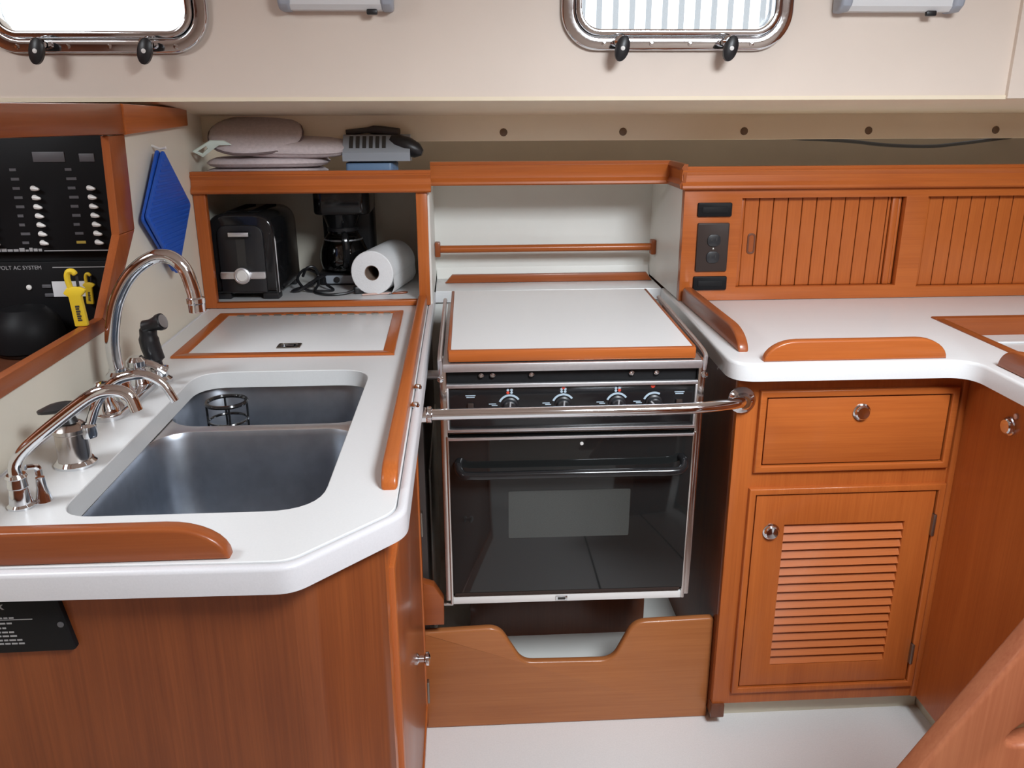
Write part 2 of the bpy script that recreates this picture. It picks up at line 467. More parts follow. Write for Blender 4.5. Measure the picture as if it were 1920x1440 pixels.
# --- port lights
def portlight(name, p, label, ribs):
    x0, x1, z0, z1 = p
    cx = (x0 + x1) / 2
    w = thing(name, label, 'window', (cx, WY, z0 - 0.03), kind='structure', group=None)
    g = 0.026
    outer = rr(x0 - g, x1 + g, z0 - g, z1 + g, 0.085, 10)
    part('frame', plate(outer, WY - 0.016, WY + 0.002, 'xz', holes=[rr(x0 + .004, x1 - .004, z0 + .004, z1 - .004, 0.058, 10)], bevel=0.005, seg=3, bev_sides=-1), 'chrome', w)
    part('inner_frame', plate(rr(x0 + .006, x1 - .006, z0 + .006, z1 - .006, 0.056, 10), WY - 0.024, WY + 0.03, 'xz', holes=[rr(x0 + .02, x1 - .02, z0 + .02, z1 - .02, 0.044, 10)], bevel=0.003, bev_sides=-1), 'chrome', w)
    part('pane', plate(rr(x0 + .02, x1 - .02, z0 + .02, z1 - .02, 0.044, 10), WY + 0.012, WY + 0.018, 'xz'), 'port_glass', w)
    sc0 = None
    for x in (cx - .17, cx - .06, cx + .03, cx + .175):
        if sc0 is None:
            sc0 = part('screw', lathe([(0.0055, 0), (0.005, 0.0015), (0.0, 0.002)], (x, WY - 0.016, z0 - .012), (0, -1, 0), 10), 'chrome', w); sx = x
        else: dup_part(sc0, w, (x - sx, 0, 0))
    k0 = None
    for x in ((0.367, 0.616) if ribs else (-0.921, -0.690)):
        if k0 is None:
            kb = lathe([(0.010, 0), (0.010, 0.016), (0.013, 0.02), (0.013, 0.03), (0.008, 0.034)], (x, WY - 0.02, z0 - 0.008), (0, -1, 0), 14)
            k0 = part('dog_bolt', kb, 'chrome', w)
            wing = lathe([(0.0, -0.004), (0.007, -0.0035), (0.0105, 0.0), (0.0105, 0.010), (0.007, 0.014), (0.0, 0.0145)], (0, 0, 0), (0, -1, 0), 18)
            xform(wing, Matrix.Translation((x + .003, WY - 0.052, z0 - 0.024)) @ Matrix.Rotation(R(14), 4, 'Y') @ Matrix.Diagonal((1.5, 1, 2.7, 1)))
            kw = part('dog_knob', wing, 'black_satin', w)
            kc = part('knob_cap', lathe([(0.005, 0), (0.005, 0.001), (0.0, 0.0025)], (x + .003, WY - 0.0665, z0 - 0.024), (0, -1, 0), 10), 'white_plastic', w)
            kx = x
        else:
            for q in (k0, kw, kc): dup_part(q, w, (x - kx, 0, 0))
    if ribs:
        s0 = None
        n = 12; step = (x1 - x0 - .02) / n
        for i in range(n):
            xa = x0 + .022 + i * step
            if s0 is None:
                s0 = part('screen_rib', box(xa, xa + step * 0.34, WY + 0.034, WY + 0.036, z0 + .01, z1 - .01), 'rib_glass', w); xs = xa
            else: dup_part(s0, w, (xa - xs, 0, 0))
    return w
portlight('window_1', P2, 'chrome-framed port light blazing white above the electrical panel', False)
portlight('window_2', P1, 'chrome-framed port light with ribbed shade above the stove', True)

# --- lamps between the ports
def lamp(x0, x1, z, label, switch):
    l = thing('strip_lamp', label, 'lamp', ((x0 + x1) / 2, WY, z), group='strip lamps on the cabin side')
    y = WY
    prof = [(y, z), (y - .035, z), (y - .052, z + .012), (y - .058, z + .03), (y - .052, z + .05), (y - .03, z + .062), (y, z + .062)]
    part('body', extrude_profile([(y, z + .002), (y - .034, z + .002), (y - .046, z + .012), (y - .05, z + .03), (y - .046, z + .048), (y - .03, z + .06), (y, z + .06)], x0 + .026, x1 - .026), 'lamp_lens', l)
    for a, b in ((x0, x0 + .028), (x1 - .028, x1)):
        part('end_cap', plate([(p[0], p[1]) for p in prof], a, b, 'yz', bevel=0.008, seg=3), 'lamp_cap', l)
    part('switch', box(switch - .012, switch + .012, y - .038, y - .026, z - .008, z + .004, 0.003), 'black_satin', l)
lamp(-0.394, -0.142, 1.703, 'slim grey strip lamp left of the ribbed port light', -0.19)
lamp(0.868, 1.158, 1.703, 'slim grey strip lamp right of the ribbed port light', 1.09)

# ================================================================== UPPER SHELVES
# --- fascia profile (y offset, z)
def fascia(name, y, x0, x1, z0, z1, parent, mat='wood_x'):
    prof = [(y + .02, z0), (y - .012, z0), (y - .016, z0 + .004), (y - .015, z0 + .010), (y - .006, z0 + .020), (y - .004, z0 + (z1 - z0) * .62), (y - .009, z1 - .012), (y - .009, z1 - .009), (y - .004, z1 - .008), (y - .004, z1), (y + .02, z1)]
    return part(name, extrude_profile(prof, x0, x1), mat, parent, angle=28)

# --- toaster cubby
cb = thing('cubby_cabinet', 'open cream cubby with wooden frame holding the toaster', 'cabinet', (-0.39, 2.5, 0.98))
part('back_panel', box(-0.70, -0.09, 2.755, 2.775, 0.98, 1.291), 'cream', cb)
part('side_panel', box(-0.105, -0.086, 2.32, 2.76, 0.98, 1.291), 'niche_white', cb)
part('floor_panel', box(-0.699, -0.105, 2.315, 2.76, 0.981, 0.994), 'laminate', cb)
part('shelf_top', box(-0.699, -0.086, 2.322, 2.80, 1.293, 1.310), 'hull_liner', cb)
part('stile', box(-0.699, -0.667, 2.298, 2.320, 0.981, 1.29, 0.002), 'wood_z', cb)
part('stile', box(-0.121, -0.091, 2.298, 2.322, 0.981, 1.29, 0.002), 'wood_z', cb)
part('bottom_rail', box(-0.669, -0.120, 2.296, 2.318, 0.981, 0.996, 0.002), 'wood_x', cb)
fascia('fascia', 2.30, -0.699, -0.080, 1.286, 1.342, cb)

# --- stove alcove
al = thing('stove_alcove', 'white alcove behind the stove with wooden fascia and ledge', 'alcove', (0.25, 2.6, 0.0))
part('back_panel', box(-0.086, 0.602, 2.70, 2.72, 0.985, 1.29), 'niche_white', al)
part('side_panel', box(0.600, 0.614, 2.325, 2.80, 0.984, 1.288), 'niche_white', al)
part('shelf_top', box(-0.086, 0.612, 2.455, 2.80, 1.290, 1.303), 'cream', al)
fascia('fascia', 2.455, -0.086, 0.597, 1.289, 1.353, al)
part('fascia_return', extrude_profile([(0.597, 1.289), (0.585, 1.289), (0.582, 1.300), (0.592, 1.312), (0.592, 1.335), (0.586, 1.342), (0.592, 1.353), (0.603, 1.353)], 2.29, 2.452, 'y'), 'teak_y', al)
part('ledge', plate([(-0.083, 2.49), (0.596, 2.49), (0.6, 2.70), (-0.085, 2.70)], 0.945, 0.98, bevel=0.004, bev_sides=1), 'laminate', al)
part('ledge_cove', extrude_profile([(2.70, 0.98), (2.70, 1.012), (2.692, 0.995), (2.680, 0.98)], -0.083, 0.598), 'niche_white', al)
led = plate([(-0.056, 0.981), (0.590, 0.981), (0.572, 1.006), (-0.034, 1.006)], 2.598, 2.618, 'xz', bevel=0.003)
part('ledge_fiddle', led, 'teak_x', al)
part('lower_back_panel', box(-0.10, 0.615, 2.50, 2.52, 0.0, 0.945), 'niche_white', al)
part('lower_side_panel', box(-0.116, -0.098, 1.80, 2.50, 0.0, 0.943), 'charcoal', al)
part('shaded_riser', box(0.0, 0.49, 2.06, 2.08, 0.075, 0.5), 'dark_wood_z', al)  # dark colour stands in for the shade at the niche back below the stove
part('lower_side_liner', box(-0.098, -0.094, 2.0, 2.5, 0.0, 0.62), 'niche_white', al)
part('lower_floor', box(-0.10, 0.603, 1.815, 2.50, 0.06, 0.075), 'niche_white', al)
for x in (0.0, 0.49):
    part('floor_bolt', lathe([(0.012, 0), (0.012, 0.01), (0.018, 0.012), (0.018, 0.02), (0.008, 0.026)], (x, 1.95, 0.075), (0, 0, 1), 14), 'satin_steel', al)

rod = thing('towel_rod', 'round wooden rod across the white alcove above the ledge', 'rod', (0.26, 2.62, 1.07))
part('rod_bar', tube([(-0.075, 2.62, 1.083), (0.59, 2.62, 1.083)], 0.0115, 12), 'wood_x', rod)
for a, b in ((-0.085, -0.068), (0.584, 0.600)):
    part('bracket', box(a, b, 2.605, 2.635, 1.060, 1.106, 0.004), 'teak_z', rod)

# --- upper right cupboard
uc = thing('wall_cupboard', 'wooden cupboard with planked sliding doors above the right worktop', 'cupboard', (1.2, 2.35, 0.98))
d1 = [(0.760, 1.017), (1.217, 1.017), (1.217, 1.262), (0.760, 1.262)]
d2 = [(1.279, 1.012), (1.735, 1.012), (1.735, 1.262), (1.279, 1.262)]
part('face_frame', plate([(0.600, 0.981), (1.90, 0.981), (1.90, 1.290), (0.600, 1.290)], 2.300, 2.325, 'xz', holes=[d1, d2], bevel=0.0015), 'wood_x', uc)
part('shelf_top', box(0.615, 1.90, 2.326, 2.80, 1.285, 1.300), 'cream', uc)
part('back_panel', box(0.614, 1.90, 2.76, 2.78, 0.98, 1.284), 'dark_wood_z', uc)
fascia('fascia', 2.298, 0.589, 1.90, 1.287, 1.346, uc)
def sliding_door(x0, x1, z0, z1, handle):
    d = part('sliding_door', box(x0 - .01, x1 + .01, 2.333, 2.338, z0 - .004, z1 + .004), 'teak_z', uc)
    part('door_edge', box(x0 + .002, x0 + .014, 2.318, 2.334, z0, z1, 0.002), 'wood_z', d)
    part('door_edge', box(x1 - .03, x1 - .012, 2.316, 2.334, z0, z1, 0.003), 'wood_z', d)
    part('door_edge', box(x1 - .011, x1 - .002, 2.320, 2.334, z0, z1, 0.003), 'wood_z', d)
    pw = 0.0402
    xa = x0 + .016; p0 = None
    while xa < x1 - .032:
        wdt = min(pw - .0022, x1 - .032 - xa)
        if p0 is None:
            p0 = part('plank', box(xa, xa + wdt, 2.322, 2.334, z0, z1, 0.0014, 1), 'wood_z', d, angle=20); xs = xa
        elif wdt > pw * .9: dup_part(p0, d, (xa - xs, 0, 0))
        else: part('plank', box(xa, xa + wdt, 2.322, 2.334, z0, z1, 0.0014, 1), 'wood_z', d)
        xa += pw
    if handle:
        part('finger_pull', plate(rr(0.789, 0.812, 1.107, 1.164, 0.009), 2.3195, 2.3235, 'xz', holes=[rr(0.794, 0.807, 1.112, 1.159, 0.006)], bevel=0.001), 'dark_wood_z', d)
        part('pull_recess', plate(rr(0.794, 0.807, 1.112, 1.159, 0.006), 2.3205, 2.3225, 'xz'), 'teak_z', d)
sliding_door(0.760, 1.217, 1.017, 1.262, True)
sliding_door(1.279, 1.735, 1.012, 1.262, False)

# outlet and vent plates
ou = thing('power_outlet', 'dark brown double power outlet between two black plates', 'outlet', (0.685, 2.30, 1.064))
part('cover_plate', plate(rr(0.640, 0.728, 1.064, 1.197, 0.004, 3), 2.292, 2.300, 'xz', bevel=0.003, bev_sides=-1), 'outlet_brown', ou)
for zc in (1.150, 1.104):
    s = part('socket', plate(rr(0.668, 0.704, zc - .016, zc + .016, 0.013, 6), 2.289, 2.293, 'xz', bevel=0.001, bev_sides=-1), 'black_satin', ou)
    for dx in (-.007, .007): part('slot', box(.686 + dx - .0012, .686 + dx + .0012, 2.2885, 2.2905, zc - .001, zc + .008), 'seam', s)
part('plate_screw', lathe([(0.003, 0), (0.003, .001), (0, .002)], (0.686, 2.292, 1.127), (0, -1, 0), 8), 'hinge_metal', ou)
for z0, z1, lab in ((1.214, 1.251, 'small black blank plate above the brown outlet'), (1.012, 1.050, 'small black blank plate below the brown outlet')):
    v = thing('blank_plate', lab, 'switch plate', (0.685, 2.30, z0), group='black plates beside the outlet')
    part('plate_body', plate(rr(0.637, 0.731, z0, z1, 0.004, 3), 2.292, 2.300, 'xz', bevel=0.002, bev_sides=-1), 'panel_black', v)
    part('plate_rib', box(0.650, 0.718, 2.2905, 2.293, (z0 + z1) / 2 - .008, (z0 + z1) / 2 + .008, 0.001), 'black_matte', v)

# ================================================================== WORKTOPS
sink_hole = fillet([(-0.552, 1.058), (-0.203, 1.058), (-0.196, 1.708), (-0.549, 1.708)], [0.05, 0.075, 0.07, 0.065], 8)
lc = thing('sink_worktop', 'white laminate worktop with a cut-off corner holding the sink', 'worktop', (-0.4, 1.6, 0.943))
lout = fillet([(LX + .0005, 0.912), (-0.212, 0.905), (-0.083, 1.040), (-0.083, 2.489), (LX + .0005, 2.489)], [0, 0.05, 0.06, 0, 0], 6)
lin = fillet([(LX + .010, 0.929), (-0.219, 0.921), (-0.098, 1.047), (-0.098, 2.480), (LX + .010, 2.480)], [0, 0.045, 0.055, 0, 0], 6)
lin2 = fillet([(LX + .0106, 0.9296), (-0.2193, 0.9217), (-0.0987, 1.0473), (-0.0987, 2.4794), (LX + .0106, 2.4794)], [0, 0.045, 0.055, 0, 0], 6)
part('slab', plate(lin2, 0.946, ZC, holes=[sink_hole], bevel=0.0012, seg=1, bev_sides=1), 'laminate', lc)
part('edge_band', plate(lout, 0.944, ZC, holes=[lin], bevel=0.006, seg=3, bev_sides=1), 'laminate_edge', lc)
# fiddle rails
def fiddle_yz(name, x0, x1, y0, y1, h, c0, c1, parent, mat='teak_y'):
    pts = [(y0, ZC), (y1, ZC)]
    top = ZC + h
    n = 8
    e1 = [(y1 - c1 + c1 * math.cos(R(90 * k / n)), ZC + h * math.sin(R(90 * k / n))) for k in range(1, n + 1)] if c1 else [(y1, top)]
    e0 = [(y0 + c0 - c0 * math.sin(R(90 * k / n)), ZC + h * math.cos(R(90 * k / n))) for k in range(0, n)] if c0 else [(y0, top)]
    return part(name, plate(pts + e1 + e0, x0, x1, 'yz', bevel=0.005, seg=3), mat, parent)
def fiddle_xz(name, y0, y1, x0, x1, h, c0, c1, parent, mat='teak_x'):
    n = 8; top = ZC + h
    e1 = [(x1 - c1 + c1 * math.cos(R(90 * k / n)), ZC + h * math.sin(R(90 * k / n))) for k in range(1, n + 1)] if c1 else [(x1, top)]
    e0 = [(x0 + c0 - c0 * math.sin(R(90 * k / n)), ZC + h * math.cos(R(90 * k / n))) for k in range(0, n)] if c0 else [(x0, top)]
    return part(name, plate([(x0, ZC), (x1, ZC)] + e1 + e0, y0, y1, 'xz', bevel=0.005, seg=3), mat, parent)
fiddle_yz('fiddle_rail', -0.124, -0.100, 1.114, 2.292, 0.030, 0.05, 0, lc, 'wood_y')
fiddle_xz('fiddle_rail', 0.928, 0.952, -0.69, -0.290, 0.044, 0, 0.075, lc, 'teak_x')
# lidded bin in the worktop
lid = part('bin_lid', plate([(-0.610, 1.838), (-0.181, 1.832), (-0.186, 2.198), (-0.612, 2.198)], ZC + .0005, ZC + 0.004, bevel=0.001, bev_sides=1), 'laminate', lc)
def strip(a, b, c, d, m): part('edge_strip', plate([a, b, c, d], ZC + .0005, ZC + 0.006, bevel=0.002, bev_sides=1), m, lid)
strip((-0.640, 1.815), (-0.155, 1.808), (-0.181, 1.832), (-0.610, 1.838), 'wood_x')
strip((-0.640, 2.222), (-0.612, 2.198), (-0.186, 2.198), (-0.160, 2.222), 'wood_x')
strip((-0.640, 1.815), (-0.610, 1.838), (-0.612, 2.198), (-0.640, 2.222), 'wood_y')
strip((-0.155, 1.808), (-0.160, 2.222), (-0.186, 2.198), (-0.181, 1.832), 'wood_y')
h0 = None
for i in range(13):
    x = -0.588 + i * 0.0315
    if h0 is None: h0 = part('hinge_knuckle', tube([(x, 2.190, ZC + .005), (x + .018, 2.190, ZC + .005)], 0.0028, 8), 'hinge_metal', lid); hx = x
    else: dup_part(h0, lid, (x - hx, 0, 0))
lt = part('latch_plate', plate(rr(-0.424, -0.372, 1.868, 1.908, 0.004, 3), ZC + .004, ZC + .0062, bevel=0.001, bev_sides=1, holes=[rr(-0.416, -0.380, 1.874, 1.902, 0.003, 3)]), 'hinge_metal', lid)
part('latch_ring', plate(rr(-0.412, -0.384, 1.877, 1.899, 0.004, 3), ZC + .0045, ZC + .0055, holes=[rr(-0.408, -0.388, 1.881, 1.895, 0.003, 3)]), 'chrome', lt)
part('latch_recess', plate(rr(-0.416, -0.380, 1.874, 1.902, 0.003, 3), ZC + .0041, ZC + .0044), 'charcoal', lt)

# right worktop with the sunken tray
rc = thing('corner_worktop', 'white laminate L-shaped worktop right of the stove', 'worktop', (1.1, 2.0, 0.943))
rout = fillet([(0.594, 2.489), (0.566, 1.690), (1.088, 1.688), (1.088, 0.70), (1.90, 0.70), (1.90, 2.489)], [0, 0.06, 0.055, 0, 0, 0], 8)
well = [(1.206, 1.30), (1.80, 1.30), (1.80, 2.058), (1.206, 2.058)]
part('slab', plate(rout, 0.940, ZC, holes=[well], bevel=0.007, seg=3, bev_sides=1), 'laminate', rc)
part('tray_floor', box(1.206, 1.80, 1.30, 2.058, 0.925, 0.938), 'laminate', rc)
part('tray_rib', box(1.226, 1.78, 1.955, 1.972, 0.938, 0.942, 0.0015), 'laminate', rc)
part('tray_coaming', box(1.198, 1.81, 2.036, 2.064, 0.936, ZC + .004, 0.003), 'teak_x', rc)
part('tray_coaming', box(1.198, 1.220, 1.30, 2.037, 0.936, ZC + .004, 0.003), 'teak_y', rc)
fiddle_yz('fiddle_rail', 0.606, 0.630, 1.782, 2.292, 0.045, 0.10, 0.02, rc, 'teak_y')
fiddle_xz('fiddle_rail', 1.700, 1.722, 0.637, 1.038, 0.046, 0.07, 0.07, rc, 'wood_x')
fiddle_yz('fiddle_rail', 1.112, 1.134, 0.9, 1.642, 0.045, 0, 0.06, rc, 'teak_y')

# ================================================================== SINK
sk = thing('double_sink', 'brushed steel double sink set under the worktop', 'sink', (-0.375, 1.38, 0.78))
def basin(name, x0, x1, y0, y1, depth):
    t = bmesh.new()
    rings = []
    zt = 0.943
    for inset, dz, r in ((0, 0, .065), (0.004, -.01, .065), (.008, -depth * .55, .062), (.014, -depth + .035, .06), (.022, -depth + .015, .055), (.040, -depth + .003, .045), (.07, -depth, .03)):
        rings.append([t.verts.new((x, y, zt + dz)) for x, y in rr(x0 + inset, x1 - inset, y0 + inset, y1 - inset, r, 8)])
    for a, b in zip(rings[:-1], rings[1:]):
        n = len(a)
        for k in range(n): t.faces.new((a[k], b[k], b[(k + 1) % n], a[(k + 1) % n]))
    t.faces.new(rings[-1])
    return part(name, t, 'sink_steel', sk, angle=60)
b1 = basin('front_basin', -0.553, -0.19, 1.052, 1.462, 0.19)
b2 = basin('rear_basin', -0.556, -0.186, 1.490, 1.735, 0.165)
part('flange', plate([(-0.60, 1.02), (-0.14, 1.02), (-0.14, 1.78), (-0.60, 1.78)], 0.9395, 0.9435, holes=[rr(-0.553, -0.19, 1.052, 1.462, .065, 8), rr(-0.556, -0.186, 1.490, 1.735, .065, 8)], bevel=.001), 'satin_steel', sk)
for (x, y, zz, pb) in ((-0.372, 1.257, 0.753, b1), (-0.372, 1.61, 0.778, b2)):
    part('drain', lathe([(0.040, 0.001), (0.040, 0.003), (0.034, 0.004), (0.030, 0.001), (0.0, 0.001)], (x, y, zz), seg=24), 'satin_steel', pb)

cd = thing('wire_sink_caddy', 'black coiled wire caddy standing in the rear sink basin', 'wire caddy', (-0.468, 1.60, 0.778))
for i, z in enumerate((0.80, 0.84, 0.88, 0.915, 0.952)):
    r = 0.034 + .001 * i
    part('wire_ring', tube([(-0.468 + r * math.cos(a * .262), 1.60 + r * math.sin(a * .262), z) for a in range(24)], 0.0026 if i < 4 else .004, 6, closed=True), 'black_gloss', cd)
for a in (20, 110, 200, 290):
    part('wire_upright', tube([(-0.468 + .036 * math.cos(R(a)), 1.60 + .036 * math.sin(R(a)), 0.78), (-0.468 + .038 * math.cos(R(a)), 1.60 + .038 * math.sin(R(a)), 0.952)], 0.0022, 6), 'black_gloss', cd)

# ================================================================== FAUCETS
fa = thing('kitchen_faucet', 'tall chrome gooseneck faucet with two lever handles', 'faucet', (-0.63, 1.53, ZC))
part('deck_plate', plate(rr(-0.660, -0.604, 1.42, 1.64, 0.027, 8), ZC, ZC + 0.012, bevel=0.004, seg=3, bev_sides=1), 'chrome', fa)
part('spout_base', lathe([(0.026, 0), (0.026, 0.006), (0.020, 0.016), (0.018, 0.034), (0.021, 0.038), (0.021, 0.044), (0.015, 0.05), (0.015, 0.055)], (-0.637, 1.53, ZC + .011)), 'chrome', fa)
sp = [(-0.637, 1.53, 1.025), (-0.640, 1.53, 1.077), (-0.636, 1.53, 1.117), (-0.620, 1.53, 1.171), (-0.590, 1.53, 1.218), (-0.550, 1.53, 1.247), (-0.518, 1.53, 1.249), (-0.495, 1.53, 1.228), (-0.485, 1.53, 1.192), (-0.482, 1.53, 1.172)]
spt = part('spout', tube(sp, 0.0125, 14, smooth=5), 'chrome', fa)
part('aerator', lathe([(0.013, 0), (0.0165, 0.002), (0.0165, 0.01), (0.015, 0.012), (0.015, 0.026), (0.011, 0.028)], (-0.4815, 1.53, 1.176), (0.03, 0, -1)), 'chrome', spt)
for y in (1.45, 1.61):
    hb = part('handle', lathe([(0.023, 0), (0.021, 0.008), (0.015, 0.02), (0.014, 0.03), (0.019, 0.036), (0.019, 0.046), (0.012, 0.054), (0.0, 0.056)], (-0.633, y, ZC + .011)), 'chrome', fa)
    ex = (0.045, -0.014) if y < 1.5 else (0.050, 0.012)
    part('lever', tube([(-0.633, y, ZC + .052), (-0.633 + ex[0] * .5, y + ex[1] * .5, ZC + .048), (-0.633 + ex[0], y + ex[1], ZC + .030)], [0.008, 0.0075, 0.0095], 10, smooth=4), 'chrome', hb)

sy = thing('side_sprayer', 'black side sprayer upright in a chrome holder behind the faucet', 'sprayer', (-0.609, 1.655, ZC))
part('holder', lathe([(0.024, 0), (0.024, 0.006), (0.017, 0.012), (0.016, 0.024), (0.019, 0.03), (0.015, 0.032)], (-0.609, 1.655, ZC)), 'chrome', sy)
part('handle_grip', tube([(-0.609, 1.655, 1.005), (-0.614, 1.655, 1.03), (-0.620, 1.655, 1.062), (-0.619, 1.655, 1.092)], [0.011, 0.0185, 0.019, 0.0165, 0.013], 14, smooth=5), 'black_satin', sy)
hd = part('spray_head', lathe([(0.010, 0), (0.014, 0.004), (0.012, 0.018), (0.014, 0.03), (0.0165, 0.036), (0.0165, 0.044), (0.014, 0.046)], (-0.626, 1.652, 1.091), (0.9, -0.2, 0.32)), 'black_satin', sy)
part('spray_face', lathe([(0.0135, 0), (0.0135, 0.002), (0, 0.003)], (-0.585, 1.643, 1.1055), (0.9, -0.2, 0.32)), 'label_grey', hd)

nf = thing('drinking_faucet', 'small chrome hooked water faucet nearest the worktop front', 'faucet', (-0.612, 1.095, ZC))
part('base', lathe([(0.0185, 0), (0.0185, 0.003), (0.015, 0.006), (0.0125, 0.026), (0.0120, 0.028), (0.0135, 0.03), (0.012, 0.042), (0.014, 0.044), (0.012, 0.048)], (-0.612, 1.095, ZC)), 'chrome', nf)
part('spout', tube([(-0.612, 1.095, 1.02), (-0.611, 1.097, 1.042), (-0.592, 1.10, 1.066), (-0.538, 1.105, 1.108), (-0.496, 1.105, 1.136), (-0.468, 1.105, 1.141), (-0.450, 1.105, 1.133), (-0.443, 1.105, 1.112)], 0.0085, 12, smooth=5), 'chrome', nf)
part('lever', tube([(-0.600, 1.10, 1.035), (-0.592, 1.112, 1.03), (-0.590, 1.112, 1.018)], [0.004, 0.005, 0.005], 8, smooth=4), 'chrome', nf)
part('lever_foot', lathe([(0.012, 0), (0.010, 0.008), (0.007, 0.02), (0.006, 0.035)], (-0.590, 1.112, ZC), seg=12), 'chrome', nf)

pu = thing('galley_pump', 'chrome cylinder hand pump with black knob and curved spout', 'hand pump', (-0.600, 1.24, ZC))
part('base_flange', lathe([(0.031, 0), (0.031, 0.004), (0.026, 0.009)], (-0.600, 1.24, ZC)), 'chrome', pu)
part('cylinder', lathe([(0.024, 0.008), (0.0235, 0.052), (0.026, 0.054), (0.026, 0.060), (0.018, 0.068), (0.008, 0.070)], (-0.600, 1.24, ZC)), 'stove_trim', pu)
part('spout_collar', lathe([(0.011, 0), (0.012, 0.004), (0.012, 0.018), (0.009, 0.022)], (-0.573, 1.24, ZC + .044)), 'chrome', pu)
part('spout', tube([(-0.573, 1.24, 1.035), (-0.560, 1.245, 1.07), (-0.546, 1.25, 1.090), (-0.520, 1.25, 1.112), (-0.484, 1.25, 1.118), (-0.458, 1.25, 1.104), (-0.442, 1.25, 1.075)], [0.0075, 0.0075, 0.008, 0.008, 0.007, 0.0065, 0.006], 12, smooth=5), 'chrome', pu)
part('plunger', tube([(-0.600, 1.24, 1.046), (-0.604, 1.242, 1.066)], [0.014, 0.008], 12), 'black_satin', pu)
kn = lathe([(0.0, 0), (0.010, 0.001), (0.026, 0.006), (0.026, 0.010), (0.012, 0.015), (0.0, 0.016)], (0, 0, 0), seg=20)
xform(kn, Matrix.Translation((-0.612, 1.245, 1.062)) @ Matrix.Rotation(R(-10), 4, 'Y') @ Matrix.Diagonal((1.25, .8, 1, 1)))
part('pump_knob', kn, 'black_satin', pu)

# ================================================================== SINK CABINET (left, below)
sb = thing('sink_cabinet', 'reddish brown wooden cabinet under the sink worktop', 'cabinet', (-0.4, 1.4, 0.0))
part('front_panel', plate([(-0.70, 0.0), (-0.222, 0.0), (-0.222, 0.943), (-0.70, 0.943)], 0.945, 0.965, 'xz'), 'shaded_wood_z', sb)
part('corner_panel', plate(fillet([(-0.223, 0.945), (-0.196, 0.951), (-0.122, 1.028), (-0.116, 1.046), (-0.135, 1.046), (-0.205, 0.966), (-0.223, 0.966)], [0, .03, .02, 0, 0, 0, 0], 6), 0.0, 0.943), 'shaded_wood_z', sb)
part('side_frame', plate([(1.046, 0.0), (1.80, 0.0), (1.80, 0.943), (1.046, 0.943)], -0.135, -0.116, 'yz', holes=[[(1.10, 0.10), (1.745, 0.10), (1.745, 0.86), (1.10, 0.86)]], bevel=0.002), 'wood_z', sb)
dr = part('door', box(-0.130, -0.112, 1.104, 1.741, 0.104, 0.856, 0.003), 'teak_z', sb)
part('door_moulding', plate([(1.094, 0.094), (1.751, 0.094), (1.751, 0.866), (1.094, 0.866)], -0.118, -0.108, 'yz', holes=[[(1.112, 0.112), (1.733, 0.112), (1.733, 0.848), (1.112, 0.848)]], bevel=0.003, bev_sides=1), 'wood_z', dr)
part('knob', lathe([(0.012, 0), (0.012, 0.003), (0.007, 0.006), (0.007, 0.016), (0.014, 0.020), (0.014, 0.026), (0.008, 0.029)], (-0.112, 1.48, 0.43), (1, 0, 0)), 'chrome', dr)
for z in (0.60, 0.146):
    part('hinge', box(-0.110, -0.103, 1.735, 1.752, z - .03, z + .03, 0.002), 'hinge_metal', dr)

pl = thing('instrument_plate', 'black instrument plate with white print on the sink cabinet front', 'plate', (-0.56, 0.945, 0.85))
part('plate_body', plate(fillet([(-0.66, 0.853), (-0.4955, 0.855), (-0.4925, 0.8585), (-0.507, 0.9425), (-0.66, 0.9425)], [0, .006, .004, .004, 0], 4), 0.937, 0.945, 'xz', bevel=0.002, bev_sides=-1), 'panel_black', pl)
part('plate_screw', lathe([(0.004, 0), (0.004, .001), (0, .0015)], (-0.506, 0.937, 0.893), (0, -1, 0), 10), 'dim_grey', pl)
part('plate_screw', lathe([(0.003, 0), (0.003, .001), (0, .0015)], (-0.510, 0.937, 0.932), (0, -1, 0), 10), 'dim_grey', pl)
part('lettering', text_bm('ak', 0.0145, Matrix.Translation((-0.5835, 0.9368, 0.917)) @ FACE_Y, bold=True), 'label_grey', pl)
part('rule_line', box(-0.62, -0.5385, 0.9366, 0.937, 0.9015, 0.9025), 'label_grey', pl)
for i, (xe, z) in enumerate(((-0.5605, .9045), (-0.564, .897), (-0.572, .8905), (-0.5635, .8845), (-0.561, .879), (-0.5555, .873), (-0.5535, .868))):
    bmt = bmesh.new()
    x = xe
    while x > -0.64:
        w = random.uniform(.004, .009); box(x - w, x, 0.9366, 0.937, z - .0011, z + .0011, bm=bmt); x -= w + .0016
    part('small_print', bmt, 'label_grey', pl, smooth=False)

# ================================================================== RIGHT BASE CABINET
FY = 1.75
bc = thing('base_cabinet', 'orange-brown wooden cabinet with drawer and louvred door right of stove', 'cabinet', (0.86, 1.77, 0.0))
part('face_frame', plate([(0.603, 0.068), (1.124, 0.068), (1.124, 0.940), (0.603, 0.940)], FY, FY + .022, 'xz', holes=[[(0.66, 0.713), (1.098, 0.713), (1.098, 0.892), (0.66, 0.892)], [(0.655, 0.113), (1.102, 0.113), (1.102, 0.655), (0.655, 0.655)]], bevel=0.0015), 'wood_z', bc)
part('end_panel', box(0.603, 0.620, FY + .02, 2.50, 0.03, 0.940), 'shaded_wood_z', bc)
part('corner_post', box(0.600, 0.634, FY - .006, FY + .02, 0.03, 0.069, 0.003), 'dark_wood_z', bc)
part('corner_bead', box(1.112, 1.128, FY - .008, FY + .01, 0.07, 0.940, 0.004), 'wood_z', bc)
part('carcass_back', box(0.62, 1.124, FY + .12, FY + .13, 0.07, 0.93), 'dark_wood_z', bc)
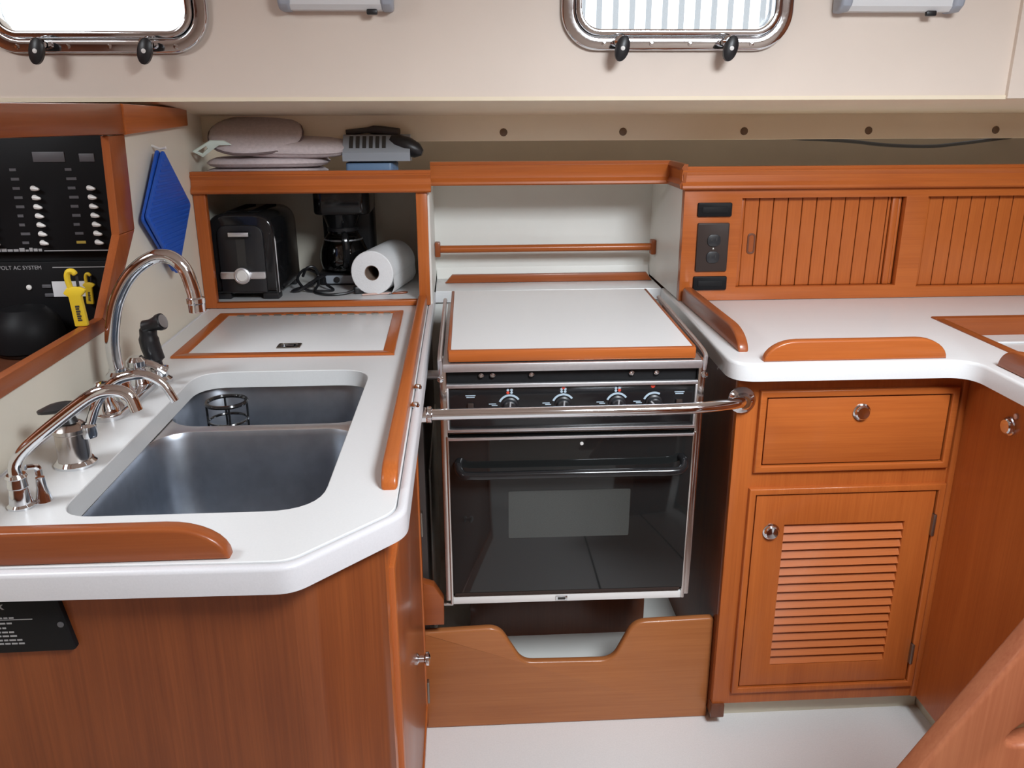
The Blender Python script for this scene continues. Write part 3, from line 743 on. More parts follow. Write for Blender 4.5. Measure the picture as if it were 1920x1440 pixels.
dw = part('drawer', box(0.6705, 1.0875, FY - .006, FY + .016, 0.7235, 0.8815, 0.002), 'wood_x', bc)
part('drawer_moulding', plate([(0.651, 0.704), (1.107, 0.704), (1.107, 0.901), (0.651, 0.901)], FY - .012, FY + .002, 'xz', holes=[[(0.667, 0.720), (1.091, 0.720), (1.091, 0.885), (0.667, 0.885)]], bevel=0.004, seg=3, bev_sides=-1), 'wood_x', dw)
KN = [(0.020, 0), (0.020, 0.003), (0.017, 0.0045), (0.0165, 0.010), (0.014, 0.0125), (0.0, 0.0135)]
part('knob', lathe(KN, (0.886, FY - .006, 0.846), (0, -1, 0)), 'chrome', dw)
do = part('door', plate([(0.6655, 0.1235), (1.0915, 0.1235), (1.0915, 0.6445), (0.6655, 0.6445)], FY - .006, FY + .016, 'xz', holes=[[(0.738, 0.182), (1.026, 0.182), (1.026, 0.568), (0.738, 0.568)]], bevel=0.0015), 'wood_z', bc)
part('door_moulding', plate([(0.646, 0.104), (1.111, 0.104), (1.111, 0.664), (0.646, 0.664)], FY - .012, FY + .002, 'xz', holes=[[(0.662, 0.120), (1.095, 0.120), (1.095, 0.648), (0.662, 0.648)]], bevel=0.004, seg=3, bev_sides=-1), 'wood_z', do)
n = 17; st = (0.568 - 0.182) / n
sl = bmesh.new(); zz = 0.182
sl = plate([(FY - .006, zz + .002), (FY - .002, zz + .0005), (FY + .014, zz + st * .98), (FY + .010, zz + st)], 0.737, 1.027, 'yz')
s0 = part('louvre_slat', sl, 'wood_x', do, smooth=False)
for i in range(1, n): dup_part(s0, do, (0, 0, i * st))
part('louvre_backing', box(0.73, 1.034, FY + .017, FY + .020, 0.176, 0.574), 'dark_wood_z', do)
part('knob', lathe(KN, (0.706, FY - .006, 0.553), (0, -1, 0)), 'chrome', do)
for z in (0.559, 0.202): part('hinge', box(1.090, 1.098, FY - .016, FY - .003, z - .028, z + .028, 0.002), 'hinge_metal', do)
part('toe_kick', box(0.62, 1.16, 1.795, 1.81, 0.0, 0.068), 'toe_cream', bc)

# peninsula on the right
pc = thing('peninsula_cabinet', 'plain wooden side of the worktop leg running towards the viewer', 'cabinet', (1.5, 1.25, 0.0))
part('side_panel', box(1.127, 1.145, 0.74, FY, 0.07, 0.940), 'wood_z', pc)
part('toe_kick', box(1.165, 1.18, 0.74, 1.80, 0.0, 0.07), 'toe_cream', pc)
part('end_panel', box(1.127, 1.88, 0.74, 0.76, 0.0, 0.940), 'shaded_wood_z', pc)
part('latch_knob', lathe(KN, (1.127, 1.585, 0.866), (-1, 0, 0)), 'chrome', pc)
part('latch_stud', lathe([(0.006, 0), (0.006, 0.004), (0, 0.006)], (1.127, 1.57, 0.893), (-1, 0, 0), 10), 'satin_steel', pc)

# crash board below the stove
crash = fillet([(-0.117, 0.0), (0.603, 0.0), (0.603, 0.296), (0.402, 0.291), (0.352, 0.183), (0.128, 0.187), (0.070, 0.290), (-0.117, 0.284)], [0, 0, 0.012, 0.05, 0.045, 0.045, 0.05, 0.008], 7)
solo('crash_board', plate(crash, 1.785, 1.807, 'xz', bevel=0.007, seg=3), 'oak_x', 'wooden kick board with dipped top edge under the stove', 'board')

# bracket block with the stove lock
bk = thing('stove_stop_block', 'angled wooden block with barrel bolt beside the stove foot', 'block', (-0.09, 1.775, 0.32))
part('block_body', plate([(-0.116, 0.322), (-0.063, 0.322), (-0.062, 0.389), (-0.084, 0.428), (-0.116, 0.440)], 1.758, 1.784, 'xz', bevel=0.002), 'teak_x', bk)
part('lock_bolt', tube([(-0.066, 1.770, 0.372), (-0.040, 1.770, 0.371)], 0.0035, 8), 'chrome', bk)

# handrail across the stove
hr = thing('grab_rail', 'polished chrome rail across the front of the stove', 'rail', (0.25, 1.68, 0.88))
part('bar', tube([(-0.105, 1.66, 0.893), (0.10, 1.66, 0.893), (0.30, 1.66, 0.893), (0.43, 1.66, 0.8935), (0.50, 1.665, 0.894), (0.56, 1.685, 0.892), (0.597, 1.712, 0.886), (0.608, 1.738, 0.880)], 0.0122, 16, smooth=5), 'chrome', hr)
part('end_socket', lathe([(0.026, 0), (0.026, 0.006), (0.018, 0.010), (0.0165, 0.034), (0.018, 0.036), (0.018, 0.044), (0.0125, 0.046)], (-0.116, 1.66, 0.893), (1, 0, 0)), 'chrome', hr)
part('wall_flange', lathe([(0.030, 0), (0.030, 0.004), (0.026, 0.008), (0.019, 0.012), (0.018, 0.026), (0.014, 0.03)], (0.612, 1.7495, 0.879), (-.12, -1, 0.12)), 'chrome', hr)

for y in (1.47, 1.575):
    part('through_bolt', lathe([(.008, 0), (.008, .003), (.006, .007), (0, .009)], (-0.0925, y, ZC), seg=12), 'chrome', hr)

# ================================================================== STOVE
so = thing('gimballed_stove', 'black and steel gimballed stove with white worktop lid', 'stove', (-0.0356, 1.76, 1.002), rot=(R(1.46), 0, R(-0.53)))
ORG[so.name] = Vector((0, 0, 0))
W = 0.538
def sp_(name, bm, mat, parent=None, **k): return part(name, bm, mat, parent or so, local=True, **k)
lidp = sp_('lid_board', plate(rr(0.006, W - .006, 0.006, .552, 0.004, 3), -0.022, 0.0), 'laminate')
sp_('lid_edging', box(0, W, -.006, 0.008, -.025, 0.0005, 0.003), 'wood_x', lidp)
sp_('lid_edging', box(-.002, .006, 0.008, .555, -.025, 0.0, 0.002), 'teak_y', lidp)
sp_('lid_edging', box(W - .006, W + .002, 0.008, .555, -.025, 0.0, 0.002), 'teak_y', lidp)
sp_('top_tray', box(-.012, W + .014, -.012, .53, -.046, -.027, 0.002), 'satin_steel')
sp_('cooktop_gap', box(-.004, W + .006, 0.004, .50, -.078, -.046), 'black_matte')
for x in (.07, .095, .18, .40, .455):
    sp_('grate_stud', lathe([(0.006, 0), (0.006, .006), (.003, .009)], (x, 0.004, -.058), (0, -1, 0), 10), 'stove_trim')
body = sp_('oven_body', box(-.008, W + .010, .012, .50, -.628, -.076, .002), 'stove_trim')
cp = sp_('control_panel', box(-.002, W + .004, -.002, .012, -.186, -.080, .001), 'black_gloss')
def bar(x0, x1, y0, y1, z0, z1, par, mat='satin_steel', nm='chrome_trim'): return sp_(nm, box(x0, x1, y0, y1, z0, z1, min(.0028, (z1 - z0) * .3, (x1 - x0) * .3)), mat, par)
bar(-.008, W + .010, -.010, 0.0, -.084, -.074, cp)
bar(-.008, W + .010, -.010, 0.0, -.188, -.180, cp)
bar(-.008, -.001, -.009, 0.0, -.181, -.083, cp)
bar(W + .003, W + .010, -.009, 0.0, -.181, -.083, cp)
def arc(x, z, r0, r1, a0, a1, n=14):
    t = [(x + r1 * math.cos(R(a0 + (a1 - a0) * k / n)), z + r1 * math.sin(R(a0 + (a1 - a0) * k / n))) for k in range(n + 1)]
    t += [(x + r0 * math.cos(R(a1 - (a1 - a0) * k / n)), z + r0 * math.sin(R(a1 - (a1 - a0) * k / n))) for k in range(n + 1)]
    return plate(t, -.0032, -.0019, 'xz')
KZ = -.1275
for i, x in enumerate((0.132, 0.250, 0.370, 0.452)):
    kb = sp_('control_knob', lathe([(.019, 0), (.019, .004), (.0155, .006), (.0145, .016), (.012, .018), (0, .0185)], (x, -.002, KZ), (0, -1, 0), 20), 'black_satin')
    ptr = box(-.0016, .0016, -.0212, -.0195, -.002, .0145)
    xform(ptr, Matrix.Translation((x, 0, KZ)) @ Matrix.Rotation(R(-45 if i == 3 else 3), 4, 'Y'))
    sp_('knob_pointer', ptr, 'label_grey', kb)
    sp_('dial_print', arc(x, KZ, .0215, .0258, 35 if i < 3 else 60, 158), 'ink_blue', cp)
    for (dx, dz) in ((-.004, .0335), (.004, .0335), (-.004, .0395), (.004, .0395)):
        if i < 3: sp_('burner_print', lathe([(.0030, 0), (.0030, .0008), (.0018, .0008)], (x + dx, -.0019, KZ + dz - .0035), (0, -1, 0), 10), 'ink_blue', cp)
    sp_('red_mark', lathe([(.0034 if i < 3 else .005, 0), (.0034 if i < 3 else .005, .0011), (0, .0012)], (x + (-.004, 0.0, .004, -.004)[i], -.002, KZ + (.030, .039, .031, .040)[i]), (0, -1, 0), 12), 'ink_red', cp)
    pr = bmesh.new()
    for (a, b, z) in ((-.046, -.030, .004), (-.040, -.027, .0005)): box(x + a, x + b, -.0028, -.0019, KZ + z - .0009, KZ + z + .0009, bm=pr)
    sp_('small_print', pr, 'ink_blue', cp)
for x in (0.046, 0.508):
    sw = sp_('rocker_switch', box(x - .007, x + .007, -.008, -.001, KZ - .012, KZ + .008, .002), 'outlet_brown')
    pr = bmesh.new()
    for (a, b, z) in ((-.011, .011, .0245), (-.009, .009, .0205)): box(x + a, x + b, -.0028, -.0019, KZ + z - .0009, KZ + z + .0009, bm=pr)
    sp_('small_print', pr, 'ink_blue', cp)
pr = bmesh.new(); x = .026
for w in (.010, .012, .008, .012): box(x, x + w, -.0028, -.0019, -.1575, -.1545, bm=pr); x += w + .002
sp_('small_print', pr, 'label_grey', cp)
pr = bmesh.new(); box(.425, .440, -.0028, -.0019, -.152, -.149, bm=pr); box(.447, .458, -.0028, -.0019, -.151, -.148, bm=pr); box(.437, .447, -.0028, -.0019, -.155, -.1525, bm=pr)
sp_('small_print', pr, 'ink_blue', cp)
od = sp_('oven_door', box(-.004, W + .005, -.014, .012, -.598, -.196, .003), 'oven_glass')
bar(-.006, W + .007, -.018, -.006, -.204, -.197, od)
bar(-.010, -.003, -.014, .006, -.628, -.196, od, 'stove_trim', 'side_trim')
bar(W + .004, W + .012, -.014, .006, -.628, -.196, od, 'stove_trim', 'side_trim')
bar(0, W, -.0155, -.010, -.605, -.597, od, 'outlet_brown', 'lower_trim')
sp_('door_window', plate(rr(.128, .407, -.452, -.332, .003, 3), -.0146, -.0139, 'xz'), 'oven_window', od)
sp_('door_stud', lathe([(.004, 0), (.004, .002), (0, .003)], (.292, -.014, -.217), (0, -1, 0), 10), 'white_plastic', od)
hz = -.272
sp_('door_handle', tube([(.020, -.008, hz + .018), (.016, -.028, hz + .014), (.022, -.046, hz + .004), (.045, -.054, hz), (.16, -.054, hz), (.30, -.054, hz), (.42, -.054, hz), (.493, -.054, hz), (.516, -.046, hz + .004), (.522, -.028, hz + .014), (.518, -.008, hz + .018)], .0095, 14, smooth=5), 'black_gloss', od)
bs = sp_('bottom_strip', box(-.008, W + .010, -.010, .012, -.630, -.610, .002), 'white_plastic')
sp_('latch', box(.240, .268, -.0125, -.008, -.626, -.614, .001), 'chrome', bs)
sp_('latch_recess', box(.245, .263, -.0135, -.012, -.623, -.617), 'seam', bs)
sp_('oven_floor', box(-.004, W + .006, .02, .50, -.632, -.626), 'dark_wood_z')
for x in (-.018, W + .020):
    sp_('pot_rail', tube([(x, -.006, -.05), (x, -.010, -.028), (x, .01, -.012), (x, .20, -.008), (x, .48, -.006)], .005, 8, smooth=4), 'satin_steel')
    sp_('side_plate', box(min(x, -.008 if x < 0 else W + .010) - .003, max(x, -.008 if x < 0 else W + .010) + .003, -.010, .06, -.62, -.03, .0025), 'stove_trim')
    sp_('rail_bolt', lathe([(.007, 0), (.007, .004), (0, .006)], (x, -.012, -.060), (0, -1, 0), 10), 'chrome')
for x in (-.022, W + .024):
    s = -1 if x < 0 else 1
    sp_('gimbal_pin', tube([(x - s * .02, .25, -.14), (x + s * .052, .25, -.14)], .012, 12), 'satin_steel')

# ================================================================== CUBBY CONTENTS
CF = 0.9942
to = thing('toaster', 'black two-slice toaster with silver dial in the cubby', 'toaster', (-0.592, 2.47, CF), rot=(0, 0, R(-3)))
ORG[to.name] = Vector((0, 0, 0))
def tp(n, bm, m, p=None, **k): return part(n, bm, m, p or to, local=True, **k)
tw, td = 0.092, 0.13
shell = plate(fillet([(-tw, .016), (tw, .016), (tw * .98, .235), (-tw * .98, .235)], [.008, .008, .055, .055], 8), -td + .004, td, 'xz', bevel=.010, seg=3)
ts = tp('shell', shell, 'black_gloss')
tp('front_face', plate(fillet([(-.062, .02), (.062, .02), (.062, .205), (-.062, .205)], [.004, .004, .03, .03], 6), -td - .004, -td + .008, 'xz', bevel=.004, bev_sides=-1), 'black_satin', ts)
for s in (-1, 1):
    tp('chrome_edge', tube([(s * .089, -td + .012, .02), (s * .089, -td + .012, .16), (s * .085, -td + .012, .19)], .003, 8), 'satin_steel', ts)
    tp('foot', box(s * .066 - .022, s * .066 + .022, -td + .01, -td + .05, 0, .02, .003), 'black_satin')
    tp('foot', box(s * .066 - .022, s * .066 + .022, td - .05, td - .01, 0, .02, .003), 'black_satin')
    tp('bread_slot', box(s * .03 - .014, s * .03 + .014, -td + .04, td - .03, .2335, .2365), 'black_matte', ts)
tp('lever_slot', box(-.012, .012, -td - .0045, -td - .002, .06, .17), 'seam', ts)
tp('lever', box(-.026, .030, -td - .026, -td - .004, .176, .190, .003), 'black_gloss')
tp('lever_face', box(-.024, .030, -td - .0275, -td - .024, .1775, .1885, .001), 'satin_steel')
tp('dial_bar', plate(rr(-.062, .062, .060, .080, .004, 3), -td - .010, -td - .003, 'xz', bevel=.002, bev_sides=-1), 'satin_steel', ts)
dl = tp('dial', lathe([(.0225, 0), (.0225, .010), (.018, .012), (.018, .010)], (0, -td - .008, .070), (0, -1, 0), 24), 'satin_steel', ts)
tp('dial_face', lathe([(.016, 0), (.016, .011), (.013, .014), (0, .0145)], (0, -td - .008, .070), (0, -1, 0), 24), 'white_plastic', dl)

cm = thing('coffee_maker', 'black coffee maker with glass carafe behind the cord', 'coffee maker', (-0.36, 2.60, CF))
part('base', plate(rr(-0.435, -0.275, 2.53, 2.74, 0.03, 6), CF, CF + 0.034, bevel=.008, seg=3, bev_sides=1), 'black_satin', cm)
part('control_panel', plate(rr(-0.412, -0.298, CF + .006, CF + .030, .010, 5), 2.522, 2.532, 'xz', bevel=.002, bev_sides=-1), 'grey_plastic', cm)
part('switch', lathe([(.009, 0), (.009, .004), (0, .005)], (-0.375, 2.522, CF + .018), (0, -1, 0), 14), 'black_satin', cm)
part('tower', plate(rr(-0.43, -0.272, 2.665, 2.748, 0.02, 5), CF + .034, CF + 0.225), 'black_satin', cm)
part('brew_head', plate(rr(-0.435, -0.270, 2.535, 2.748, 0.03, 6), CF + .205, CF + 0.294, bevel=.008), 'black_gloss', cm)
part('filter_cone', lathe([(.040, 0), (.058, .055)], (-0.36, 2.598, CF + .155)), 'black_gloss', cm)
ca = part('carafe', lathe([(.056, 0), (.068, .006), (.073, .03), (.070, .06), (.056, .095), (.044, .112), (.046, .12)], (-0.358, 2.598, CF + .036), seg=28), 'carafe_glass', cm)
part('carafe_lid', lathe([(.046, 0), (.046, .010), (.03, .016), (0, .017)], (-0.358, 2.598, CF + .154), seg=24), 'black_satin', ca)
part('carafe_handle', tube([(-0.350, 2.555, CF + .150), (-0.344, 2.520, CF + .148), (-0.340, 2.510, CF + .115), (-0.342, 2.512, CF + .075), (-0.348, 2.53, CF + .055)], [.009, .011, .011, .010, .008], 10, smooth=5), 'black_gloss', ca)
part('carafe_band', tube([(-0.358 + .054 * math.cos(a * .262), 2.598 + .054 * math.sin(a * .262), CF + .128) for a in range(24)], .004, 6, closed=True), 'satin_steel', ca)

rl = thing('paper_towel_roll', 'white paper towel roll lying on its side in the cubby', 'paper roll', (-0.235, 2.46, CF))
ax = Vector((-0.205, 2.60, 1.052)) - Vector((-0.256, 2.383, 1.052))
L = ax.length; axn = ax.normalized(); o0 = Vector((-0.256, 2.383, 1.0565))
part('paper', lathe([(.0215, 0), (.060, 0), (.062, .002), (.062, L - .002), (.060, L), (.0215, L), (.0215, 0)], o0, axn, 32, caps=False), 'paper', rl)
part('core', lathe([(.0195, .002), (.0215, .001), (.0215, L - .001), (.0195, L - .002), (.0195, .002)], o0, axn, 24, caps=False), 'cardboard', rl)
side = axn.cross(Vector((0, 0, 1))).normalized()
fl = bmesh.new()
q = [o0 + side * .0615 + Vector((0, 0, -.01)), o0 + side * .063 + Vector((0, 0, -.038)), o0 + side * .055 + Vector((0, 0, -.056)), o0 + side * .040 + Vector((0, 0, -.0606))]
vs = [[fl.verts.new(p + axn * (L * k)) for p in q] for k in (0.01, .99)]
for k in range(3): fl.faces.new((vs[0][k], vs[0][k + 1], vs[1][k + 1], vs[1][k]))
part('loose_sheet', fl, 'paper', rl)

cdx = thing('appliance_cord', 'black cord coiled between the toaster and coffee maker', 'cord', (-0.45, 2.45, CF))
z = CF + .004
part('coil', tube([(-0.470, 2.50, z + .03), (-0.455, 2.485, z + .055), (-0.435, 2.49, z + .058), (-0.425, 2.50, z + .03), (-0.44, 2.47, z + .01), (-0.475, 2.45, z + .004), (-0.49, 2.43, z), (-0.465, 2.425, z + .006), (-0.44, 2.45, z + .02), (-0.41, 2.49, z + .03), (-0.40, 2.47, z + .012), (-0.375, 2.44, z), (-0.41, 2.425, z), (-0.45, 2.43, z + .004), (-0.478, 2.46, z + .03), (-0.462, 2.50, z + .05), (-0.43, 2.51, z + .035), (-0.42, 2.46, z + .012)], .0042, 8, smooth=6), 'black_satin', cdx)
part('lead', tube([(-0.42, 2.46, z + .012), (-0.425, 2.42, z), (-0.40, 2.385, z), (-0.37, 2.375, z), (-0.335, 2.385, z + .001), (-0.31, 2.40, z + .006)], .0038, 8, smooth=6), 'black_satin', cdx)
plg = part('plug', box(-.014, .014, -.011, .011, 0, .02, .004), 'black_satin', cdx, local=True)
plg.location = Vector((-0.298, 2.405, CF + .001)) - ORG[cdx.name]; plg.rotation_euler = (0, 0, R(20))

po = thing('spoon', 'small reddish spoon lying under the paper roll', 'spoon', (-0.20, 2.39, CF))
pb_ = plate([(-.022 + .0, -.005), (.0, -.009), (.018, -.008), (.024, 0), (.018, .008), (.0, .009), (-.022, .005)], 0, .004, bevel=.0015)
xform(pb_, Matrix.Translation((-0.182, 2.398, CF + .0002)) @ Matrix.Rotation(R(15), 4, 'Z')); part('spoon_bowl', pb_, 'teak_x', po)
hb_ = tube([(-0.205, 2.392, CF + .003), (-0.285, 2.372, CF + .003)], .0028, 8); part('spoon_handle', hb_, 'pad_pink', po)

# ================================================================== SHELF TOP CONTENTS
ST = 1.3104
def ell(cx, cy, a, b, n=28, p=2.4):
    out = []
    for k in range(n):
        t = 2 * math.pi * k / n; c, s = math.cos(t), math.sin(t)
        out.append((cx + a * abs(c) ** (2 / p) * (1 if c > 0 else -1), cy + b * abs(s) ** (2 / p) * (1 if s > 0 else -1)))
    return out
def pad(name, label, outline, loc, thick, rot=(0, 0, 0), trim=True, cat='oven mitt'):
    o = thing(name, label, cat, loc, rot=rot, group='quilted oven pads on the shelf')
    ORG[o.name] = Vector((0, 0, 0))
    part('pad_body', pillow(outline, 0, thick), 'mitt_cloth', o, local=True, angle=80)
    if trim: part('binding', tube([(p[0], p[1], thick * .4) for p in outline], .0032, 6, closed=True), 'mitt_dark' if trim == 2 else 'mitt_cloth', o, local=True)
    return o
pad('oven_pad', 'grey-pink quilted pad at the bottom of the mitt pile', ell(0, 0, .162, .10, p=4), (-0.528, 2.43, ST), .038)
pad('oven_pad', 'grey-pink quilted pad second from the bottom of the pile', ell(0, 0, .158, .10, p=3.6), (-0.520, 2.43, ST + .0385), .026, rot=(0, 0, R(3)))
pad('oven_mitt', 'long grey-pink mitt sticking out to the right of the pile', ell(0, 0, .168, .085, p=2.6), (-0.468, 2.42, ST + .076), .036, rot=(R(10), R(2), R(3)))
top_mitt = pad('oven_mitt', 'rounded grey-pink mitt with dark binding on top of the pile', ell(0, 0, .122, .092), (-0.545, 2.405, ST + .112), .024, rot=(R(30), R(-3), R(10)), trim=2)
ZT = 1.3354
lp_ = bmesh.new()
plate([(-.160, -.012), (-.112, .016), (-.078, .012), (-.062, .000), (-.092, .002), (-.110, -.010), (-.138, -.030)], -.070, -.064, 'xz', holes=[[(-.150, -.013), (-.124, .002), (-.122, -.006), (-.138, -.021)]], bevel=.001, bm=lp_)
for v in lp_.verts: v.co.z += .026
part('hanging_loop', lp_, 'mint', top_mitt, local=True, label='pale green hanging loop')

gp = thing('slotted_grey_tool', 'grey slotted plastic tool on a blue base beside the mitts', 'plastic tool', (-0.235, 2.40, ST))
part('blue_base', plate(fillet([(-0.325, 2.34), (-0.200, 2.34), (-0.185, 2.38), (-0.20, 2.42), (-0.325, 2.42)], .012, 4), ST, ZT + .022, bevel=.004), 'blue_plastic', gp)
gb = part('grey_body', extrude_profile([(2.325, ZT + .026), (2.42, ZT + .022), (2.425, ZT + .094), (2.37, ZT + .092), (2.325, ZT + .048)], -0.330, -0.150), 'grey_plastic', gp)
for i in range(6):
    x = -0.312 + i * .0175
    part('slot', plate([(2.3375, ZT + .0585), (2.3625, ZT + .0885), (2.361, ZT + .0900), (2.336, ZT + .060)], x, x + .010, 'yz'), 'seam', gb)
part('dark_end', lathe([(.012, -.05), (.022, -.03), (.026, 0), (.02, .03), (.008, .045)], (-0.158, 2.36, ZT + .062), (1, -.2, -.4), 14), 'black_satin', gp)
part('dark_top', tube([(-0.325, 2.40, ZT + .098), (-0.25, 2.395, ZT + .105), (-0.18, 2.38, ZT + .098)], [.008, .012, .012], 10, smooth=4), 'charcoal', gp)
gp.location += Vector((0.014, 0.045, 0.0))

solo('loose_cable', tube([(0.90, 2.70, 1.445), (0.991, 2.70, 1.412), (1.06, 2.70, 1.402), (1.128, 2.70, 1.399), (1.231, 2.70, 1.392), (1.336, 2.70, 1.381), (1.474, 2.70, 1.376), (1.577, 2.70, 1.384), (1.68, 2.70, 1.396), (1.8, 2.79, 1.40)], .0055, 8, smooth=5), 'black_satin', 'black cable sagging behind the right end of the shelf', 'cable')

# ================================================================== LEFT WALL THINGS
# blue trivets hang by a corner on the partition
hk = thing('wall_hook', 'small peg holding the blue trivets', 'hook', (LX, 2.06, 1.405))
part('peg', tube([(LX, 2.045, 1.418), (LX + .02, 2.04, 1.411), (LX + .034, 2.036, 1.414)], .003, 8), 'white_plastic', hk)
def trivet(x, dy, dz, label, ang):
    o = thing('blue_trivet', label, 'trivet', (x, 2.03 + dy, 1.412 + dz), rot=(R(ang), 0, 0), group='blue trivets hanging on the partition')
    ORG[o.name] = Vector((0, 0, 0))
    h = fillet([(0, 0), (-.155, -.135), (0.0, -.285), (.155, -.135)], .012, 4)
    part('mat_body', plate(h, 0, .007, 'yz', bevel=.002), 'blue_rubber', o, local=True)
    rb = None
    for i in range(1, 24):
        z = -.012 - i * .011
        w = max(.004, (.155 * (-z / .135) if z > -.135 else .155 * ((.285 + z) / .150)) - .012)
        if w < .012: continue
        part('ridge', box(.007, .0084, -w, w, z - .0024, z + .0024), 'blue_rubber', o, local=True)
    return o
trivet(LX + .012, 0.0, 0.0, 'blue rubber trivet hanging against the partition, behind the other', 2)
trivet(LX + .0225, 0.004, -.002, 'blue rubber trivet hanging in front of its twin', -1)

# electrical panel seen through the opening
NY = 2.00
ep = thing('electrical_panel', 'black electrical switch panel seen through the left opening', 'switch panel', (-1.0, NY, 0.95))
part('upper_plate', box(-1.40, -0.748, NY, NY + .02, 1.186, 1.450, .002), 'panel_black', ep)
part('lower_plate', box(-1.40, -0.752, NY + .004, NY + .02, 0.94, 1.164, .002), 'panel_black', ep)
part('surround', box(-1.45, -0.735, NY + .02, NY + .04, 0.90, 1.50), 'black_matte', ep)
part('rule_line', box(-0.955, -0.800, NY - .0008, NY, 1.1885, 1.1905), 'label_grey', ep)
part('rule_line', box(-0.945, -0.800, NY + .003, NY + .0042, 1.1495, 1.1515), 'label_grey', ep)
for x0, x1, z0, z1, m in ((-0.945, -0.876, 1.386, 1.408, 'dim_grey'), (-0.845, -0.812, 1.386, 1.404, 'dim_grey')):
    part('meter_window', box(x0, x1, NY - .002, NY + .001, z0, z1, .001), m, ep)
t0 = None
for cx, rows in ((-0.955, range(0, 7)), (-0.833, range(0, 7)), (-1.062, range(1, 7))):
    for i in rows:
        z = 1.330 - i * .0202
        if t0 is None:
            tb = bmesh.new()
            lathe([(.0055, 0), (.0055, .004), (.004, .008), (.003, .010)], (cx, NY, z), (0, -1, 0), 10, bm=tb)
            tube([(cx, NY - .006, z), (cx + .009, NY - .010, z - .001), (cx + .017, NY - .012, z - .002)], [.0058, .005, .0022], 8, bm=tb)
            t0 = part('toggle_switch', tb, 'white_plastic', ep); tx, tz = cx, z
        else: dup_part(t0, ep, (cx - tx, 0, z - tz))
random.seed(3)
for cx in (-0.995, -0.875, -1.10):
    for i in range(-2, 7):
        z = 1.330 - i * .0202; w = random.uniform(.012, .022)
        part('switch_label', box(cx - .005, cx - .005 + w, NY - .0008, NY, z - .0035, z + .0025), 'dim_grey' if not (cx > -.9 and i == 6) else 'ink_yellow', ep)
part('lettering', text_bm('120 VOLT AC SYSTEM', 0.0125, Matrix.Translation((-1.090, NY + .0034, 1.1465)) @ FACE_Y), 'label_grey', ep)
lb = bmesh.new()
x = -1.06
while x < -0.965:
    w = random.uniform(.006, .012); box(x, x + w, NY - .0008, NY, 1.186 + .0025, 1.186 + random.uniform(.006, .011), bm=lb); x += w + .002
part('maker_mark', lb, 'label_grey', ep, smooth=False)
part('white_label', box(-0.952, -0.872, NY + .002, NY + .0045, 1.082, 1.118), 'ink_white', ep)
part('indicator', lathe([(.006, 0), (.006, .003), (0, .005)], (-1.005, NY + .004, 1.105), (0, -1, 0), 12), 'white_plastic', ep)
for (x, z) in ((-0.965, 1.107), (-0.962, 1.086)): part('breaker', box(x - .010, x + .010, NY + .001, NY + .0045, z - .004, z + .004, .001), 'dim_grey', ep)
ci = thing('instrument_dome', 'dark rounded instrument case in front of the electrical panel', 'instrument', (-0.985, 1.93, 0.98))
part('case', lathe([(.075, 0), (.078, .03), (.070, .065), (.045, .09), (0, .098)], (-0.985, 1.92, 0.985), (0, 0, 1), 28), 'panel_black', ci)
part('bezel', lathe([(.062, 0), (.066, .006), (.060, .012), (.0, .012)], (-0.985, 1.92, 0.973), (0, 0, 1), 28), 'charcoal', ci)
nd = thing('navigation_desk', 'dark wooden desk top behind the partition opening', 'desk', (-1.2, 1.7, 0.0))
part('desk_top', box(-2.1, -0.735, 1.2, 2.04, 0.945, 0.972, .003), 'dark_wood_z', nd)
part('desk_front', box(-2.1, -0.735, 1.22, 1.24, 0.0, 0.945), 'dark_wood_z', nd)
part('desk_back', box(-2.1, -0.735, 2.04, 2.06, 0.0, 1.50), 'dark_wood_z', nd)

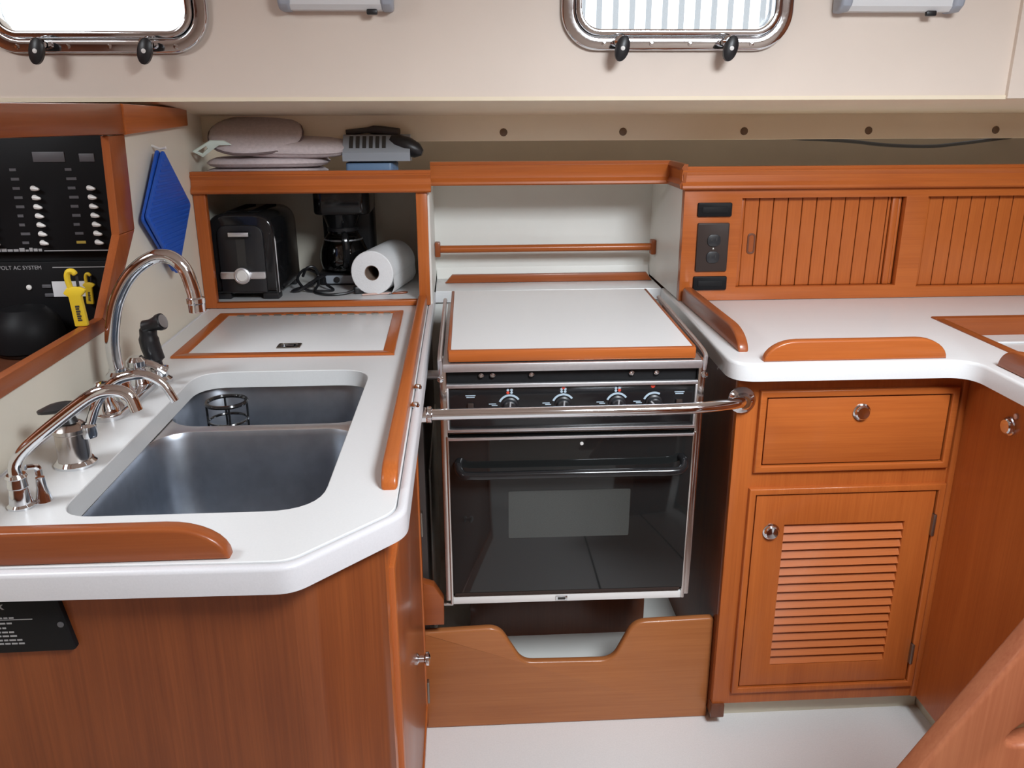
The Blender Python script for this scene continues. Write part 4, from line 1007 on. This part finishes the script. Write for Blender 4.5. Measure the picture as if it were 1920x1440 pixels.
# yellow plastic tools standing on the sill
def ytool(label, x, y, z, s, lean):
    o = thing('yellow_clip_tool', label, 'clip tool', (x, y, z), rot=(0, R(lean), 0), group='yellow clip tools by the electrical panel')
    ORG[o.name] = Vector((0, 0, 0))
    b = part('grip', plate(fillet([(-.0135, 0), (.0125, 0), (.011, .062), (.024, .074), (.010, .082), (-.013, .082), (-.024, .070), (-.014, .062)], [.003, .003, 0, .004, 0, 0, .004, 0], 3), -.006, .006, 'xz', bevel=.0025), 'yellow', o, local=True)
    part('hook', tube([(-.008, 0, .078), (-.010, 0, .100), (-.006, 0, .112), (.003, 0, .113), (.008, 0, .106)], [.006, .006, .0062, .006, .0045], 10, smooth=4), 'yellow', o, local=True)
    part('gate', tube([(.008, 0, .082), (.009, 0, .104)], .003, 8), 'black_satin', o, local=True)
    bmq = bmesh.new(); zz = .012
    for k in range(7):
        hgt = random.uniform(.002, .0042); box(-.004, .003 if k % 2 else .0045, -.0068, -.0058, zz, zz + hgt, bm=bmq); zz += hgt + .0014
    part('print', bmq, 'seam', o, local=True, smooth=False)
    o.scale = (s, s, s)
    return o
ytool('yellow clip tool with black print standing on the opening sill', -0.7065, 1.575, 1.1156, 0.90, -3)
ytool('smaller yellow clip tool hanging on the panel behind its larger twin', -0.868, 1.993, 1.066, 0.62, 4)

# ================================================================== COMPANIONWAY STEPS (front right)
cs = thing('companionway_steps', 'slanted wooden side board of the companionway steps in the foreground', 'steps', (0.9, 0.6, 0.0))
def ed(z): return 0.538 + (z - 0.739) * 0.59
hole = [(0.700 + .060 * math.cos(R(a)) + .010 * math.sin(R(a)), 0.800 + .026 * math.sin(R(a)) + .02 * math.cos(R(a))) for a in range(0, 360, 15)]
part('stringer', plate(fillet([(ed(.56), .56), (0.80, .56), (ed(1.25) + .28, 1.25), (ed(1.25), 1.25)], [.02, 0, 0, .03], 5), 0.798, 0.830, 'xz', holes=[hole], bevel=.006, seg=3), 'ladder_wood', cs)
part('tread', box(0.60, 0.84, 0.33, 0.798, 0.62, 0.645, .004), 'pale_wood_x', cs)
part('backing_board', box(0.66, 0.84, 0.83, 0.845, 0.70, 0.85, .003), 'pale_wood_x', cs)
part('stringer', plate(fillet([(ed(.56), .56), (0.80, .56), (ed(1.25) + .28, 1.25), (ed(1.25), 1.25)], [.02, 0, 0, .03], 5), 0.30, 0.33, 'xz', bevel=.006), 'ladder_wood', cs)
part('tread', box(0.80, 1.02, 0.33, 0.798, 0.99, 1.015, .004), 'pale_wood_x', cs)
part('step_box', box(0.76, 1.04, 0.335, 0.795, 0.0, 0.70, .004), 'ladder_wood', cs)
